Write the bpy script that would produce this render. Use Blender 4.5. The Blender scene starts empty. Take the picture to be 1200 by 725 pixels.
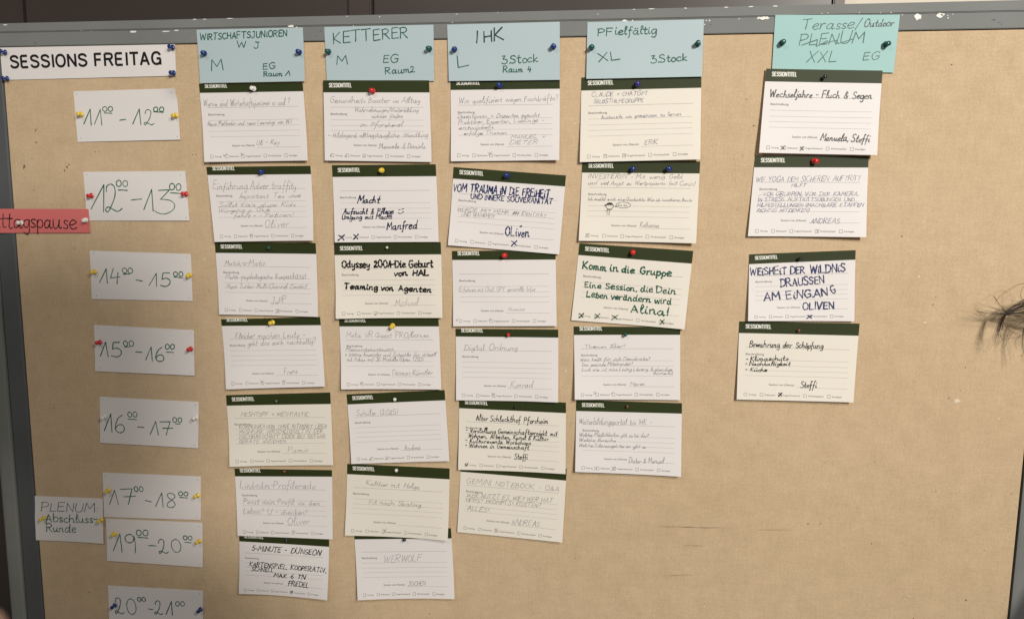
import bpy, bmesh, math, random
from mathutils import Matrix, Vector
scene = bpy.context.scene
COL = scene.collection
# ------------------------------------------------------------------ camera
cam_data = bpy.data.cameras.new('camera'); cam = bpy.data.objects.new('camera', cam_data); COL.objects.link(cam)
cam_data.sensor_width = 36; cam_data.lens = 30; cam_data.clip_start = .01; cam_data.clip_end = 50
cam.matrix_world = Matrix.Translation(Vector([0.16342, -1.02581, 0.15334])) @ Matrix([[0.987308, -0.031587, 0.155642], [0.15858, 0.142837, -0.976959], [0.008628, 0.989242, 0.146034]]).to_4x4()
cam_data.dof.use_dof = True; cam_data.dof.focus_distance = 1.05; cam_data.dof.aperture_fstop = 16
scene.camera = cam
# ------------------------------------------------------------------ light (indoor: ceiling lamps)
world = bpy.data.worlds.new('World'); scene.world = world; world.use_nodes = True
world.node_tree.nodes['Background'].inputs[0].default_value = (1.0, .93, .84, 1)
world.node_tree.nodes['Background'].inputs[1].default_value = .13
def lamp(name, loc, target, watts, size, colour, spread=180):
    l = bpy.data.lights.new(name, 'AREA'); l.shape = 'DISK'; l.size = size; l.energy = watts; l.color = colour; l.spread = math.radians(spread)
    o = bpy.data.objects.new(name, l); COL.objects.link(o); o.location = loc
    o.rotation_euler = (Vector(target) - Vector(loc)).to_track_quat('-Z', 'Y').to_euler()
    return o
lamp('ceiling_lamp', (1.40, -3.00, 1.20), (0, 0, 0), 74, .24, (1.0, .955, .87))
lamp('ceiling_lamp', (.90, -1.40, .85), (.1, 0, 0), 9.5, .16, (1.0, .965, .88))
lamp('ceiling_lamp', (-.55, -1.9, 1.25), (0, 0, 0), 5, .22, (1.0, .965, .90))
scene.view_settings.view_transform = 'Standard'; scene.view_settings.look = 'None'
scene.view_settings.exposure = 0; scene.view_settings.gamma = 1
# ------------------------------------------------------------------ measured layout, millimetres on the board (x right, y up)
# c centre, q corners (TL TR BR BL) about the centre, z stand-off [top, lift left, lift right, bow, corner curl, fold],
# b lower edge of the printed band (left, right), t writing: text, start, end, cap height, pen
PAPERS = {'c11': {'b': [0.1134, 0.1104],
         'c': [-327.79, 225.55],
         'q': [[-72.27, 47.51], [64.98, 47.99], [72.11, -46.5], [-64.82, -49.0]],
         't': [['Warum sind Wirtschaftsjunioren so cool ?', -66.02, 20.16, 48.14, 21.34, 7.85, 'p'], ['Neue Methoden und neue Learnings von WJ', -61.44, -3.84, 51.27, -1.51, 5.46, 'p'],
               ['Uli - Kay', 3.97, -27.53, 34.26, -26.58, 6.38, 'p'], ['@V', -40.29, -41.86, -35.78, -38.32, 0.0, 'p'], ['@X', -17.98, -41.33, -13.68, -37.49, 0.0, 'p']],
         'z': [1.2, 5.3, 6.21, 1.27, 0, 0]},
 'c12': {'b': [0.1072, 0.1126],
         'c': [-321.13, 125.02],
         'q': [[-73.72, 45.55], [65.64, 47.8], [70.96, -44.44], [-62.88, -48.91]],
         't': [['Einführung Adver traffity', -65.37, 17.92, 46.02, 19.28, 9.31, 'p'], ['Impostant Tex voxe', -29.57, 6.2, 52.33, 8.62, 6.3, 'p'], ['Sollst Kais, dupe Kids,', -57.36, -4.73, 45.98, -2.8, 5.72, 'p'],
               ['Würgung u. Okje', -56.55, -11.09, 10.81, -9.26, 5.44, 'p'], ['fehlt - > Peticen!', -37.73, -17.8, 43.64, -15.7, 5.42, 'p'], ['Oliver', 5.29, -29.21, 37.35, -28.08, 9.92, 'p'],
               ['@V', -15.29, -41.04, -12.09, -37.05, 0.0, 'p']],
         'z': [1.2, 6.74, 6.2, 1.48, 0, 0]},
 'c13': {'b': [0.1485, 0.1467],
         'c': [-317.5, 29.47],
         'q': [[-70.03, 45.91], [66.41, 47.25], [69.46, -45.73], [-65.84, -47.43]],
         't': [['Match-o-Matiz', -56.96, 16.17, -1.83, 17.48, 6.79, 'p'], ['Mutti psychologische Kompatibilität', -56.63, -1.51, 53.87, 1.75, 6.47, 'p'],
               ['Mars Turbin- Multi-Channel Connect', -55.27, -13.45, 54.61, -10.13, 6.17, 'p'], ['JuPP', 5.65, -31.89, 26.62, -29.98, 8.63, 'p'], ['@X', 12.14, -43.41, 17.42, -37.98, 0.0, 'p']],
         'z': [1.2, 2.63, 4.83, 1.51, 0, 0]},
 'c14': {'b': [0.095, 0.1197],
         'c': [-312.32, -66.3],
         'q': [[-71.4, 41.29], [64.39, 48.97], [71.69, -39.92], [-64.68, -50.34]],
         't': [['Kleider machen Leute -', -52.39, 16.79, 43.96, 22.28, 7.66, 'p'], ['geht das auch nachhaltig?', -35.3, 7.89, 58.62, 14.95, 7.33, 'p'], ['Franz', 16.01, -26.7, 34.24, -24.33, 7.31, 'p'],
               ['@X', -17.61, -40.85, -13.39, -36.04, 0.0, 'p'], ['@X', 13.38, -38.41, 17.22, -33.96, 0.0, 'p']],
         'z': [1.2, 5.42, 7.0, 0.18, 0, 0]},
 'c15': {'b': [0.1488, 0.1597],
         'c': [-306.69, -168.53],
         'cream': 1,
         'q': [[-74.38, 42.43], [70.15, 53.16], [73.76, -42.6], [-69.54, -52.99]],
         't': [['MESHTOPF + MESHTASTIC', -54.58, 14.89, 40.71, 20.54, 5.19, 'p'], ['KOMMUNIKATION OHNE INTERNET ÜBER', -56.6, -1.86, 65.41, 5.77, 5.18, 'p'],
               ['MESHFUNK. VERSCHLÜSSELT IN DER', -56.71, -8.72, 59.24, -1.0, 4.86, 'p'], ['NACHBARSCHAFT ODER BEI GEFAHR.', -56.79, -15.25, 64.49, -7.14, 4.86, 'p'], ['GERÄTE ANSEHEN.', -56.87, -21.46, 9.72, -17.01, 4.56, 'p'],
               ['Pamir', 10.97, -29.57, 40.46, -27.53, 7.44, 'p']],
         'z': [1.2, 4.61, 3.73, 0.87, 0, 0]},
 'c16': {'b': [0.1174, 0.0953],
         'c': [-304.12, -269.43],
         'q': [[-69.07, 43.24], [67.48, 49.86], [67.09, -44.86], [-65.5, -48.24]],
         't': [['Linkedin-Profilerade', -61.98, 16.83, 44.3, 22.83, 9.36, 'p'], ['Passt dein Profil zu dem', -56.92, -3.84, 50.5, 0.46, 7.09, 'p'], ['Leben? U - checken!', -57.05, -17.4, 32.39, -13.61, 7.74, 'p'],
               ['Oliver', 5.98, -29.73, 36.37, -25.24, 11.27, 'p'], ['@X', 11.18, -39.84, 15.15, -36.02, 0.0, 'p']],
         'z': [1.2, 5.08, 2.57, 0.35, 0, 0]},
 'c17': {'b': [0.1546, 0.1537],
         'c': [-306.88, -356.1],
         'q': [[-63.22, 41.34], [64.28, 43.5], [62.61, -41.03], [-63.67, -43.8]],
         't': [['5-MiNUTE - DUNGEON', -45.51, 16.73, 53.99, 17.91, 6.85, 'K'], ['KARTENSPiEL, KOOPERATiV,', -49.24, -4.97, 59.93, -5.26, 5.34, 'K'], ['SCHNELL', -45.89, -10.93, -15.3, -10.86, 4.25, 'K'],
               ['MAX. 6 TN', -14.46, -17.28, 32.14, -16.64, 5.16, 'K'], ['FRiEDEL', 6.72, -26.99, 34.79, -27.57, 5.76, 'K'], ['@X', 9.52, -37.33, 12.86, -34.12, 0.0, 'K']],
         'z': [1.2, 3.76, 7.08, 1.23, 0, 0]},
 'c21': {'b': [0.1496, 0.1476],
         'c': [-167.63, 226.77],
         'q': [[-67.57, 48.85], [65.42, 47.54], [68.7, -48.76], [-66.55, -47.63]],
         't': [['Gesundheits Booster im Alltag', -58.59, 21.92, 54.32, 21.26, 6.74, 'p'], ['Wahrnehmungen/Weiterbildung', -27.18, 11.13, 52.31, 10.5, 5.28, 'p'], ['wirksam finden', -6.09, 3.53, 32.9, 3.85, 5.29, 'p'],
               ['im Pforzherzl', -21.06, -6.77, 33.81, -6.42, 5.6, 'p'], ['~ Hildegard, alltagstaugliche Wandlung', -61.52, -19.39, 64.3, -19.36, 5.92, 'p'], ['Manuela & Daniela', 2.32, -32.71, 61.27, -32.88, 6.2, 'p'],
               ['@V', -59.68, -42.6, -57.42, -39.14, 0.0, 'p'], ['@V', -41.07, -43.28, -38.35, -39.98, 0.0, 'p'], ['@V', -18.45, -43.94, -14.65, -39.45, 0.0, 'p']],
         'z': [4.6, 2.5, 2.5, 0.22, 0, 0]},
 'c22': {'b': [0.1524, 0.152],
         'c': [-159.46, 127.27],
         'q': [[-68.16, 46.42], [64.23, 48.14], [68.37, -45.75], [-64.44, -48.81]],
         't': [['Macht', -35.54, 0.09, -5.89, 1.04, 7.66, 'N'], ['Aufzucht & Pflege', -53.41, -13.47, 11.02, -12.13, 6.2, 'N'], ['Umgang mit Macht', -54.95, -20.02, 9.21, -18.78, 5.32, 'N'],
               ['Manfred', 2.38, -31.87, 42.06, -29.17, 8.54, 'N'], ['@X', -60.24, -46.31, -51.72, -39.01, 0.0, 'N'], ['@X', -40.63, -44.76, -34.16, -38.11, 0.0, 'N'], ['@S', 16.84, -11.91, 23.84, -5.94, 0.0, 'K']],
         'z': [1.2, 5.28, 3.13, 0.0, 0, 0]},
 'c23': {'b': [0.1632, 0.1619],
         'c': [-156.58, 32.28],
         'cream': 1,
         'q': [[-70.69, 45.45], [67.18, 48.86], [70.44, -44.53], [-66.93, -49.78]],
         't': [['Odyssey 2001-Die Geburt', -59.92, 14.42, 57.31, 17.79, 8.38, 'k'], ['von HAL', 8.14, 5.85, 51.71, 7.54, 6.87, 'k'], ['Teaming von Agenten', -56.67, -11.78, 55.2, -13.56, 6.91, 'k'],
               ['Michael', 9.18, -32.54, 40.78, -30.12, 9.0, 'q'], ['@V', -17.9, -44.18, -14.05, -40.6, 0.0, 'p']],
         'z': [1.2, 6.42, 3.55, 0.34, 0, 0]},
 'c24': {'b': [0.1183, 0.1165],
         'c': [-155.24, -60.68],
         'q': [[-67.51, 42.66], [62.66, 47.03], [67.64, -42.16], [-62.79, -47.53]],
         't': [['Meta VR Quest PRO/lernen', -58.53, 18.07, 51.02, 22.6, 6.88, 'p'], ['Meinungsaustausch', -58.44, 0.9, 5.32, 3.74, 4.8, 'p'],
               ['* Wahre Anwender und Entwickler für virtuell', -59.17, -5.75, 61.19, -0.55, 4.48, 'p'], ['mit Fokus auf 3D Modelle (Open USD)', -56.75, -11.37, 43.82, -7.49, 4.48, 'p'],
               ['Thomas Künstler', 3.5, -27.35, 56.33, -24.42, 6.67, 'p'], ['@X', -39.01, -40.92, -35.18, -36.85, 0.0, 'p']],
         'z': [1.2, 6.92, 6.86, 0.46, 0, 0]},
 'c25': {'b': [0.1476, 0.1442],
         'c': [-146.09, -156.22],
         'q': [[-68.25, 39.43], [61.1, 51.08], [68.31, -39.71], [-61.16, -50.8]],
         't': [['Schüler (2025)', -55.37, 12.39, -0.05, 16.54, 6.31, 'p'], ['Andrea', 8.97, -29.53, 30.03, -26.92, 6.25, 'p'], ['@V', -37.59, -44.76, -34.4, -41.43, 0.0, 'p'], ['@V', -15.75, -42.7, -12.91, -39.4, 0.0, 'p']],
         'z': [1.2, 6.83, 5.2, 1.08, 0, 0]},
 'c26': {'b': [0.1455, 0.1541],
         'c': [-147.99, -255.82],
         'cream': 1,
         'q': [[-67.44, 46.04], [69.3, 48.51], [68.89, -44.73], [-70.74, -49.82]],
         't': [['Kaltbier mit Helga', -41.76, 19.12, 29.81, 18.63, 6.58, 'p'], ['Fit nach Skating', -38.6, -5.6, 32.09, -4.46, 5.94, 'p'], ['@X', -19.12, -43.68, -14.05, -36.68, 0.0, 'p']],
         'z': [1.2, 3.42, 7.2, 1.11, 0, 0]},
 'c27': {'b': [0.1465, 0.1479],
         'c': [-139.5, -339.77],
         'q': [[-68.94, 41.04], [62.22, 52.3], [69.02, -39.92], [-62.31, -53.42]],
         't': [['WERWOLF', -26.27, -0.28, 25.55, 5.25, 8.51, 'p'], ['JOCHEN', 6.23, -29.26, 30.37, -26.53, 5.92, 'p']],
         'z': [1.2, 6.85, 6.97, 0.48, 0, 0]},
 'c31': {'b': [0.1218, 0.1293],
         'c': [-10.27, 227.56],
         'q': [[-66.47, 47.19], [64.78, 48.12], [66.6, -46.65], [-64.9, -48.66]],
         't': [['Wie qualifiziert wegen Fachkräfte?', -55.08, 19.9, 63.1, 22.59, 6.6, 'p'], ['Dozentinnen + Dozenten gesucht', -58.01, 2.49, 41.8, 3.84, 4.91, 'p'],
               ['Praktiker, Experten, Lieblinge -', -56.44, -4.21, 47.53, -2.5, 4.92, 'p'], ['entwickeln', -55.62, -10.63, -13.28, -9.84, 4.65, 'p'], ['erfolge Themen', -49.47, -17.36, 2.56, -16.25, 4.65, 'p'],
               ['MANUEL +', 7.15, -21.76, 49.42, -20.91, 4.33, 'p'], ['DIETER', 5.78, -28.72, 40.73, -27.83, 4.92, 'p'], ['@X', -20.32, -41.88, -15.41, -37.19, 0.0, 'p']],
         'z': [1.2, 3, 6, 0.23, 0, 0]},
 'c32': {'b': [0.1466, 0.1395],
         'c': [-7.53, 120.7],
         'q': [[-65.28, 51.56], [71.37, 42.51], [65.32, -51.22], [-71.41, -42.84]],
         't': [['VOM TRAUMA iN DiE FREiHEiT', -65.18, 22.99, 52.53, 15.87, 8.04, 'B'], ['UND iNNERE SOUVERÄNiTÄT', -43.88, 13.54, 56.1, 8.23, 5.57, 'B'], ['WÜRDE MIT MEHR', -59.87, -1.35, 2.58, -4.23, 4.37, 'p'],
               ['###', 7.33, -4.47, 15.56, -4.97, 4.03, 'p'], ['IDENTITÄT', 18.41, -5.24, 49.09, -7.58, 4.02, 'p'], ['UND WAHRHEIT', -54.98, -7.24, -14.05, -9.14, 4.06, 'p'], ['OLiven', -1.0, -29.83, 28.34, -31.16, 9.03, 'B'],
               ['@X', 6.69, -42.49, 13.56, -35.8, 0.0, 'B'], ['@D', 17.06, -18.77, 18.63, -18.43, 0.0, 'B']],
         'z': [1.2, 2.79, 4.01, 0.96, 0, 0]},
 'c33': {'b': [0.1197, 0.1248],
         'c': [-9.69, 26.2],
         'q': [[-65.52, 44.29], [62.43, 48.0], [66.01, -43.61], [-62.91, -48.68]],
         't': [['Erfahren mit Chat GPT generelle Infos', -56.46, -5.32, 39.02, -1.9, 5.2, 'q'], ['Thomas', 5.7, -27.15, 26.46, -26.14, 3.75, 'q'], ['@V', -59.48, -42.06, -56.5, -38.13, 0.0, 'q'],
               ['@V', -18.12, -40.5, -15.21, -36.9, 0.0, 'q']],
         'z': [1.2, 2.52, 5.89, 0.54, 0, 1.3]},
 'c34': {'b': [0.1088, 0.1124],
         'c': [-5.58, -69.33],
         'q': [[-65.1, 43.05], [63.23, 46.67], [65.41, -42.73], [-63.54, -46.98]],
         't': [['Digital Ordnung', -53.75, 16.63, 13.13, 18.99, 7.09, 'p'], ['Konrad', 5.08, -27.75, 34.85, -25.61, 7.65, 'p'], ['@X', -18.82, -40.3, -14.43, -35.05, 0.0, 'p']],
         'z': [1.2, 3.89, 4.5, 0.77, 0, 0]},
 'c35': {'b': [0.1391, 0.1486],
         'c': [1.7, -159.54],
         'cream': 1,
         'q': [[-67.96, 44.59], [67.1, 45.91], [68.76, -43.81], [-67.9, -46.69]],
         't': [['Alter Schlachthof Pforzheim', -45.81, 17.31, 45.27, 17.98, 6.61, 'L'], ['- Vorstellung Gemeinschaftsprojekt mit', -58.55, 1.76, 57.36, 3.01, 5.41, 'L'],
               ['Wohnen, Arbeiten, Kunst & Kultur', -54.68, -4.7, 46.46, -3.72, 4.81, 'L'], ['- Kulturevents, Workshops', -59.17, -11.03, 24.36, -9.48, 4.82, 'L'],
               ['- Wohnen in Gemeinschaft', -59.1, -17.1, 22.26, -16.19, 4.82, 'L'], ['Steffi', 3.86, -29.3, 21.03, -28.54, 6.29, 'L'], ['@V', -58.77, -41.08, -55.01, -36.9, 0.0, 'L']],
         'z': [1.2, 3.92, 4.91, 1.13, 0, 0]},
 'c36': {'b': [0.1525, 0.1628],
         'c': [1.84, -244.55],
         'cream': 1,
         'q': [[-65.58, 48.12], [69.45, 46.22], [66.05, -48.16], [-69.92, -46.17]],
         't': [['GEMINI NOTEBOOK - Q&A', -58.03, 18.81, 59.56, 16.35, 6.42, 'p'], ['WER NUTZT ES WIE? WER HAT', -57.12, 1.18, 53.82, 1.19, 5.5, 'p'], ['TIPPS? PROMPTS? KOSTEN?', -59.38, -5.2, 38.3, -5.66, 4.9, 'p'],
               ['ALLES!', -56.96, -15.9, -28.46, -17.1, 5.87, 'p'], ['ANDREAS', 0.8, -30.41, 37.1, -30.48, 6.66, 'p'], ['@X', -21.13, -42.34, -17.4, -36.81, 0.0, 'p']],
         'z': [1.2, 2.76, 7.38, 0.04, 0, 0]},
 'c41': {'b': [0.1533, 0.1436],
         'c': [149.09, 228.47],
         'cream': 1,
         'q': [[-69.19, 47.63], [67.83, 48.29], [69.9, -46.1], [-68.54, -49.82]],
         't': [['CLAUDE + CHATGPT', -56.51, 25.45, 8.12, 27.27, 4.87, 'b'], ['SELBSTHILFEGRUPPE', -54.12, 17.93, 3.62, 19.02, 4.31, 'b'], ['Austausch, um gemeinsam zu lernen', -44.83, -0.03, 46.83, 3.66, 4.6, 'b'],
               ['ERIK', 6.3, -29.29, 21.43, -28.7, 4.9, 'b'], ['@X', -41.09, -43.62, -37.08, -40.11, 0.0, 'p'], ['@X', -19.41, -43.83, -14.44, -39.46, 0.0, 'p']],
         'z': [1.2, 5.87, 6.72, 0.03, 0, 0]},
 'c42': {'b': [0.1436, 0.1468],
         'c': [150.38, 133.22],
         'cream': 1,
         'q': [[-67.3, 46.78], [69.07, 47.01], [67.56, -46.99], [-69.33, -46.8]],
         't': [['INVESTIEREN - Mit wenig Geld', -59.94, 26.66, 49.49, 27.19, 5.11, 'p'], ['und viel Angst zu Wertpapieren (mit Comic)', -59.76, 19.38, 64.53, 19.57, 4.81, 'p'],
               ['Ich erzähl euch eine Geschichte. Wie ich investieren lernte', -59.3, 0.82, 61.2, 1.04, 3.92, 'p'], ['Ka ka', -23.99, -5.43, -13.38, -4.99, 2.73, 'p'], ['@C', -33.88, -5.41, -17.95, -4.14, -35.18, -13.79, 'D'],
               ['Katharina', 2.48, -29.29, 24.6, -29.81, 5.74, 'p'], ['@X', -61.74, -42.51, -57.23, -37.82, 0.0, 'p']],
         'z': [1.2, 4, 7, 0.93, 0, 0]},
 'c43': {'b': [0.1515, 0.1627],
         'c': [144.88, 33.32],
         'cream': 1,
         'q': [[-63.27, 49.68], [70.75, 43.36], [63.77, -49.41], [-71.24, -43.63]],
         't': [['Komm in die Gruppe', -58.85, 19.53, 46.05, 12.4, 8.51, 'g'], ['Eine Session, die Dein', -56.03, -3.12, 51.96, -8.33, 7.02, 'g'], ['Leben verändern wird', -53.46, -14.45, 47.19, -20.61, 7.03, 'g'],
               ['Alina!', 0.28, -31.55, 44.22, -34.1, 9.16, 'g'], ['@X', -62.08, -40.38, -56.36, -34.62, 0.0, 'G'], ['@X', -43.01, -40.67, -36.88, -34.6, 0.0, 'G'], ['@X', -22.81, -41.54, -15.06, -35.43, 0.0, 'G'],
               ['@X', 35.01, -44.8, 39.9, -38.82, 0.0, 'G']],
         'z': [1.2, 2.54, 2.73, 0.29, 0, 0]},
 'c44': {'b': [0.1182, 0.1058],
         'c': [141.91, -60.61],
         'q': [[-65.33, 42.42], [61.88, 46.17], [65.0, -42.08], [-61.55, -46.52]],
         't': [['Themen oder?', -50.76, 16.32, -2.24, 18.74, 4.19, 'p'], ['@V', -20.43, 20.56, -14.05, 23.87, 0.0, 'p'], ['Was heißt für dich Demokratie?', -55.63, 0.17, 27.95, 4.62, 4.18, 'p'],
               ['Das gesunde Miteinander?', -54.08, -5.65, 7.56, -2.32, 4.18, 'p'], ['Lust wie ist eine Living Library (Lebendige', -53.92, -11.52, 54.36, -6.82, 4.18, 'p'], ['Bücherei)', 32.17, -12.45, 55.19, -11.22, 3.33, 'p'],
               ['Maren', 4.62, -27.24, 22.66, -26.21, 4.45, 'p'], ['@X', -39.47, -39.97, -35.84, -35.91, 0.0, 'p'], ['@V', -18.18, -38.66, -15.1, -35.32, 0.0, 'p']],
         'z': [1.2, 6.8, 3.48, 1.21, 0, 0]},
 'c45': {'b': [0.157, 0.1447],
         'c': [146.14, -153.25],
         'q': [[-64.74, 43.6], [63.19, 45.89], [65.14, -43.75], [-63.58, -45.74]],
         't': [['Weiterbildungsportal bis IHK -', -59.64, 13.97, 28.57, 17.24, 7.02, 'p'], ['Welche Möglichkeiten gibt es bei der?', -59.23, -1.61, 25.09, 1.66, 4.96, 'p'],
               ['Welche Bereiche', -59.06, -7.77, -14.95, -6.42, 4.39, 'p'], ['Welche Zulassungskriterien gibt es', -58.88, -14.51, 21.97, -11.85, 4.37, 'p'], ['Dieter & Manuel', 1.59, -31.03, 44.93, -29.24, 6.35, 'p'],
               ['@X', -40.6, -42.95, -36.41, -37.44, 0.0, 'p'], ['@X', -19.36, -41.9, -14.34, -36.36, 0.0, 'p']],
         'z': [1.2, 6.68, 7.21, 0.55, 0, 0]},
 'c51': {'b': [0.1498, 0.1497],
         'c': [348.52, 235.14],
         'q': [[-60.78, 48.01], [63.42, 44.43], [62.04, -47.33], [-64.68, -45.1]],
         't': [['Wechseljahre - Fluch & Segen', -54.77, 16.96, 53.45, 14.21, 6.8, 'K'], ['Manuela, Steffi', 1.47, -31.28, 54.27, -32.98, 7.13, 'K'], ['@X', -41.01, -41.82, -36.43, -37.34, 0.0, 'K'],
               ['@X', -19.9, -42.5, -16.31, -38.47, 0.0, 'K']],
         'z': [4.6, 2.5, 5, 1.24, 0, 0]},
 'c52': {'b': [0.1436, 0.1399],
         'c': [341.76, 141.51],
         'q': [[-60.85, 45.55], [62.65, 45.32], [63.45, -44.66], [-65.26, -46.2]],
         't': [['WIE YOGA DEM SICHEREN AUFTRITT', -58.03, 15.63, 56.32, 18.28, 5.73, 'b'], ['HILFT', -19.12, 10.2, -2.46, 11.22, 3.73, 'b'], ['.. VOR GRUPPEN, VOR DER KAMERA,', -54.5, 0.03, 53.68, 1.22, 4.31, 'b'],
               ['IN STRESS. AUFTRITTSÜBUNGEN UND', -55.63, -6.37, 49.84, -4.8, 4.31, 'b'], ['HILFESTELLUNGEN (MACHBARE ETAPPEN', -56.08, -12.48, 60.28, -10.92, 4.02, 'b'],
               ['RICHTIG MITDENKEN)', -56.51, -18.74, 1.59, -17.46, 4.05, 'b'], ['ANDREAS', 3.51, -30.38, 35.12, -29.83, 5.74, 'b'], ['@X', 9.75, -41.49, 13.45, -37.39, 0.0, 'b']],
         'z': [1.2, 3, 9, 1.28, 0, 0]},
 'c53': {'b': [0.1481, 0.1342],
         'c': [339.5, 37.94],
         'q': [[-59.73, 36.11], [57.62, 43.43], [60.38, -38.04], [-58.27, -41.5]],
         't': [['WEiSHEiT DER WiLDNiS', -57.37, 11.54, 47.4, 18.57, 7.58, 'B'], ['DRAUSSEN', -23.09, -0.98, 25.12, 4.74, 7.58, 'B'], ['AM EiNG.AN', -40.88, -17.48, 29.6, -9.76, 7.6, 'B'],
               ['G', 34.48, -7.41, 38.78, -5.99, 8.08, 'B'], ['OLIVEN', 3.33, -26.59, 37.2, -24.31, 7.2, 'B'], ['@X', 7.94, -36.55, 13.71, -32.71, 0.0, 'B']],
         'z': [1.2, 6.37, 2.68, 1.51, 0, 0]},
 'c54': {'b': [0.1493, 0.1556],
         'c': [339.04, -50.36],
         'cream': 1,
         'q': [[-66.92, 45.17], [68.02, 47.19], [65.27, -44.44], [-66.37, -47.92]],
         't': [['Bewahrung der Schöpfung', -54.43, 15.58, 29.33, 16.55, 6.36, 'K'], ['- Klimaschutz', -57.24, -1.73, -8.91, 0.88, 5.22, 'K'], ['- Nachhaltigkeit', -57.74, -7.0, -6.58, -5.09, 4.35, 'K'],
               ['- Küche', -57.48, -13.69, -32.96, -12.9, 4.36, 'K'], ['Steffi', 5.94, -30.49, 24.07, -29.62, 6.61, 'K'], ['@X', -18.59, -41.49, -14.85, -37.55, 0.0, 'k2']],
         'z': [1.2, 6, 7, 0.98, 0, 0]},
 'h1': {'c': [-328.68, 306.31],
        'q': [[-70.76, 32.06], [68.4, 32.27], [70.11, -31.64], [-67.76, -32.69]],
        't': [['WIRTSCHAFTSJUNiOREN', -65.7, 19.54, 48.02, 22.22, 7.58, 'h'], ['W J', -17.85, 10.12, 11.02, 8.54, 7.61, 'h'], ['M', -52.05, -18.16, -36.52, -17.77, 12.57, 'h'], ['EG', 16.29, -16.96, 32.14, -16.02, 6.79, 'h'],
              ['Raum', 16.66, -25.2, 41.24, -24.89, 5.67, 'h'], ['1', 45.06, -24.93, 51.17, -24.72, 5.93, 'h']],
        'z': [2.8, 2.4, 2.4, 0.3, 0, 0]},
 'h2': {'c': [-164.28, 306.35],
        'q': [[-68.76, 32.1], [67.28, 32.23], [68.19, -32.82], [-66.71, -31.51]],
        't': [['KETTERER', -57.21, 12.33, 35.44, 17.9, 12.58, 'h'], ['M', -53.53, -12.38, -40.07, -12.27, 10.26, 'h'], ['EG', 5.17, -10.37, 23.81, -10.33, 8.92, 'h'], ['Raum2', 7.22, -24.18, 44.16, -22.11, 7.15, 'h']],
        'z': [2.8, 0.3, 0.3, 0.3, 0, 0]},
 'h3': {'c': [-12.37, 305.85],
        'q': [[-67.91, 32.4], [65.98, 33.03], [67.34, -32.68], [-65.41, -32.75]],
        't': [['I', -32.13, 11.1, -31.57, 11.09, 14.54, 'H'], ['HK', -23.08, 11.35, 0.12, 13.39, 13.41, 'H'], ['L', -54.07, -17.1, -41.24, -15.48, 12.94, 'h'], ['3.Stock', -1.61, -13.81, 41.26, -11.67, 9.16, 'h'],
              ['Raum 4', -0.06, -23.31, 33.13, -23.15, 6.76, 'h']],
        'z': [2.8, 2.4, 2.4, 0.3, 0, 0]},
 'h4': {'c': [151.52, 306.3],
        'q': [[-65.87, 31.55], [65.67, 31.9], [65.81, -31.07], [-65.61, -32.38]],
        't': [['PF', -54.28, 16.09, -36.71, 15.78, 8.15, 'h'], ['ielfältig', -33.38, 17.03, 13.35, 17.24, 8.62, 'h'], ['XL', -52.17, -13.32, -27.21, -11.01, 9.28, 'h'], ['3.Stock', 8.04, -15.7, 48.33, -13.08, 7.88, 'h']],
        'z': [2.8, 2.4, 2.4, 0.3, 0, 0]},
 'h5': {'c': [359.91, 309.71],
        'q': [[-65.12, 31.66], [66.45, 29.14], [64.23, -32.2], [-65.56, -28.6]],
        't': [['Terasse/', -34.78, 15.38, 27.99, 15.61, 10.99, 'd'], ['Outdoor', 30.53, 16.96, 61.11, 17.21, 6.99, 'K'], ['PLENUM', -37.77, -2.17, 31.58, 0.67, 12.46, 'd'], ['@Z', -35.01, -0.79, 20.57, 6.06, 0.0, 'd'],
              ['XXL', -28.99, -20.27, 2.67, -20.11, 11.41, 'd'], ['EG', 31.13, -18.22, 48.67, -17.89, 8.49, 'd']],
        'z': [2.8, 0.3, 0.3, 0.3, 0, 0]},
 'plenum': {'c': [-623.26, -315.41],
            'q': [[-52.58, 30.52], [53.38, 34.08], [52.09, -30.75], [-52.9, -33.86]],
            't': [['PLENUM:', -42.6, 8.92, 45.84, 13.78, 12.35, 'd'], ['Abschluss-', -36.03, -6.39, 44.16, -1.55, 11.73, 'h'], ['Runde', -35.59, -20.31, 10.13, -18.23, 11.48, 'h']],
            'z': [1.2, 0.8, 2.2, 1.11, 0, 0]},
 'red': {'c': [-649.42, 98.48], 'q': [[-86.89, 14.9], [86.35, 16.84], [87.2, -14.23], [-86.67, -17.52]], 't': [['Mittagspause', -69.46, -9.94, 68.54, -9.04, 20.12, 'r']], 'z': [2.4, 0.8, 0.8, 0, 0, 0]},
 'sign': {'c': [-552.05, 301.72], 'q': [[-121.9, 19.63], [122.41, 19.85], [122.0, -18.34], [-122.52, -21.14]], 't': [['@PSESSIONS FREITAG', -108.13, -7.21, 102.22, -5.18, 17.26, 'black']], 'z': [2.6, -0.6, -0.6, 0, 0, 0]},
 't1': {'c': [-501.67, 234.89],
        'q': [[-73.12, 30.71], [70.69, 33.13], [73.51, -30.44], [-71.08, -33.39]],
        't': [['11', -60.84, -11.68, -35.23, -12.19, 20.1, 't'], ['00', -33.03, 5.17, -19.11, 5.11, 6.22, 't'], ['@L', -31.15, 3.16, -19.98, 2.67, 0.0, 't'], ['@L', -9.73, -6.03, -1.26, -5.17, 0.0, 't'],
              ['12', 8.35, -11.85, 38.38, -11.92, 19.45, 't'], ['00', 38.01, 4.84, 52.13, 4.33, 5.72, 't'], ['@L', 37.99, 4.4, 51.37, 3.46, 0.0, 't']],
        'z': [1.0, 0.69, 2.34, 0, 5, 0]},
 't2': {'c': [-494.96, 132.72],
        'q': [[-72.84, 30.53], [70.23, 32.63], [74.31, -30.44], [-71.71, -32.73]],
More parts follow.
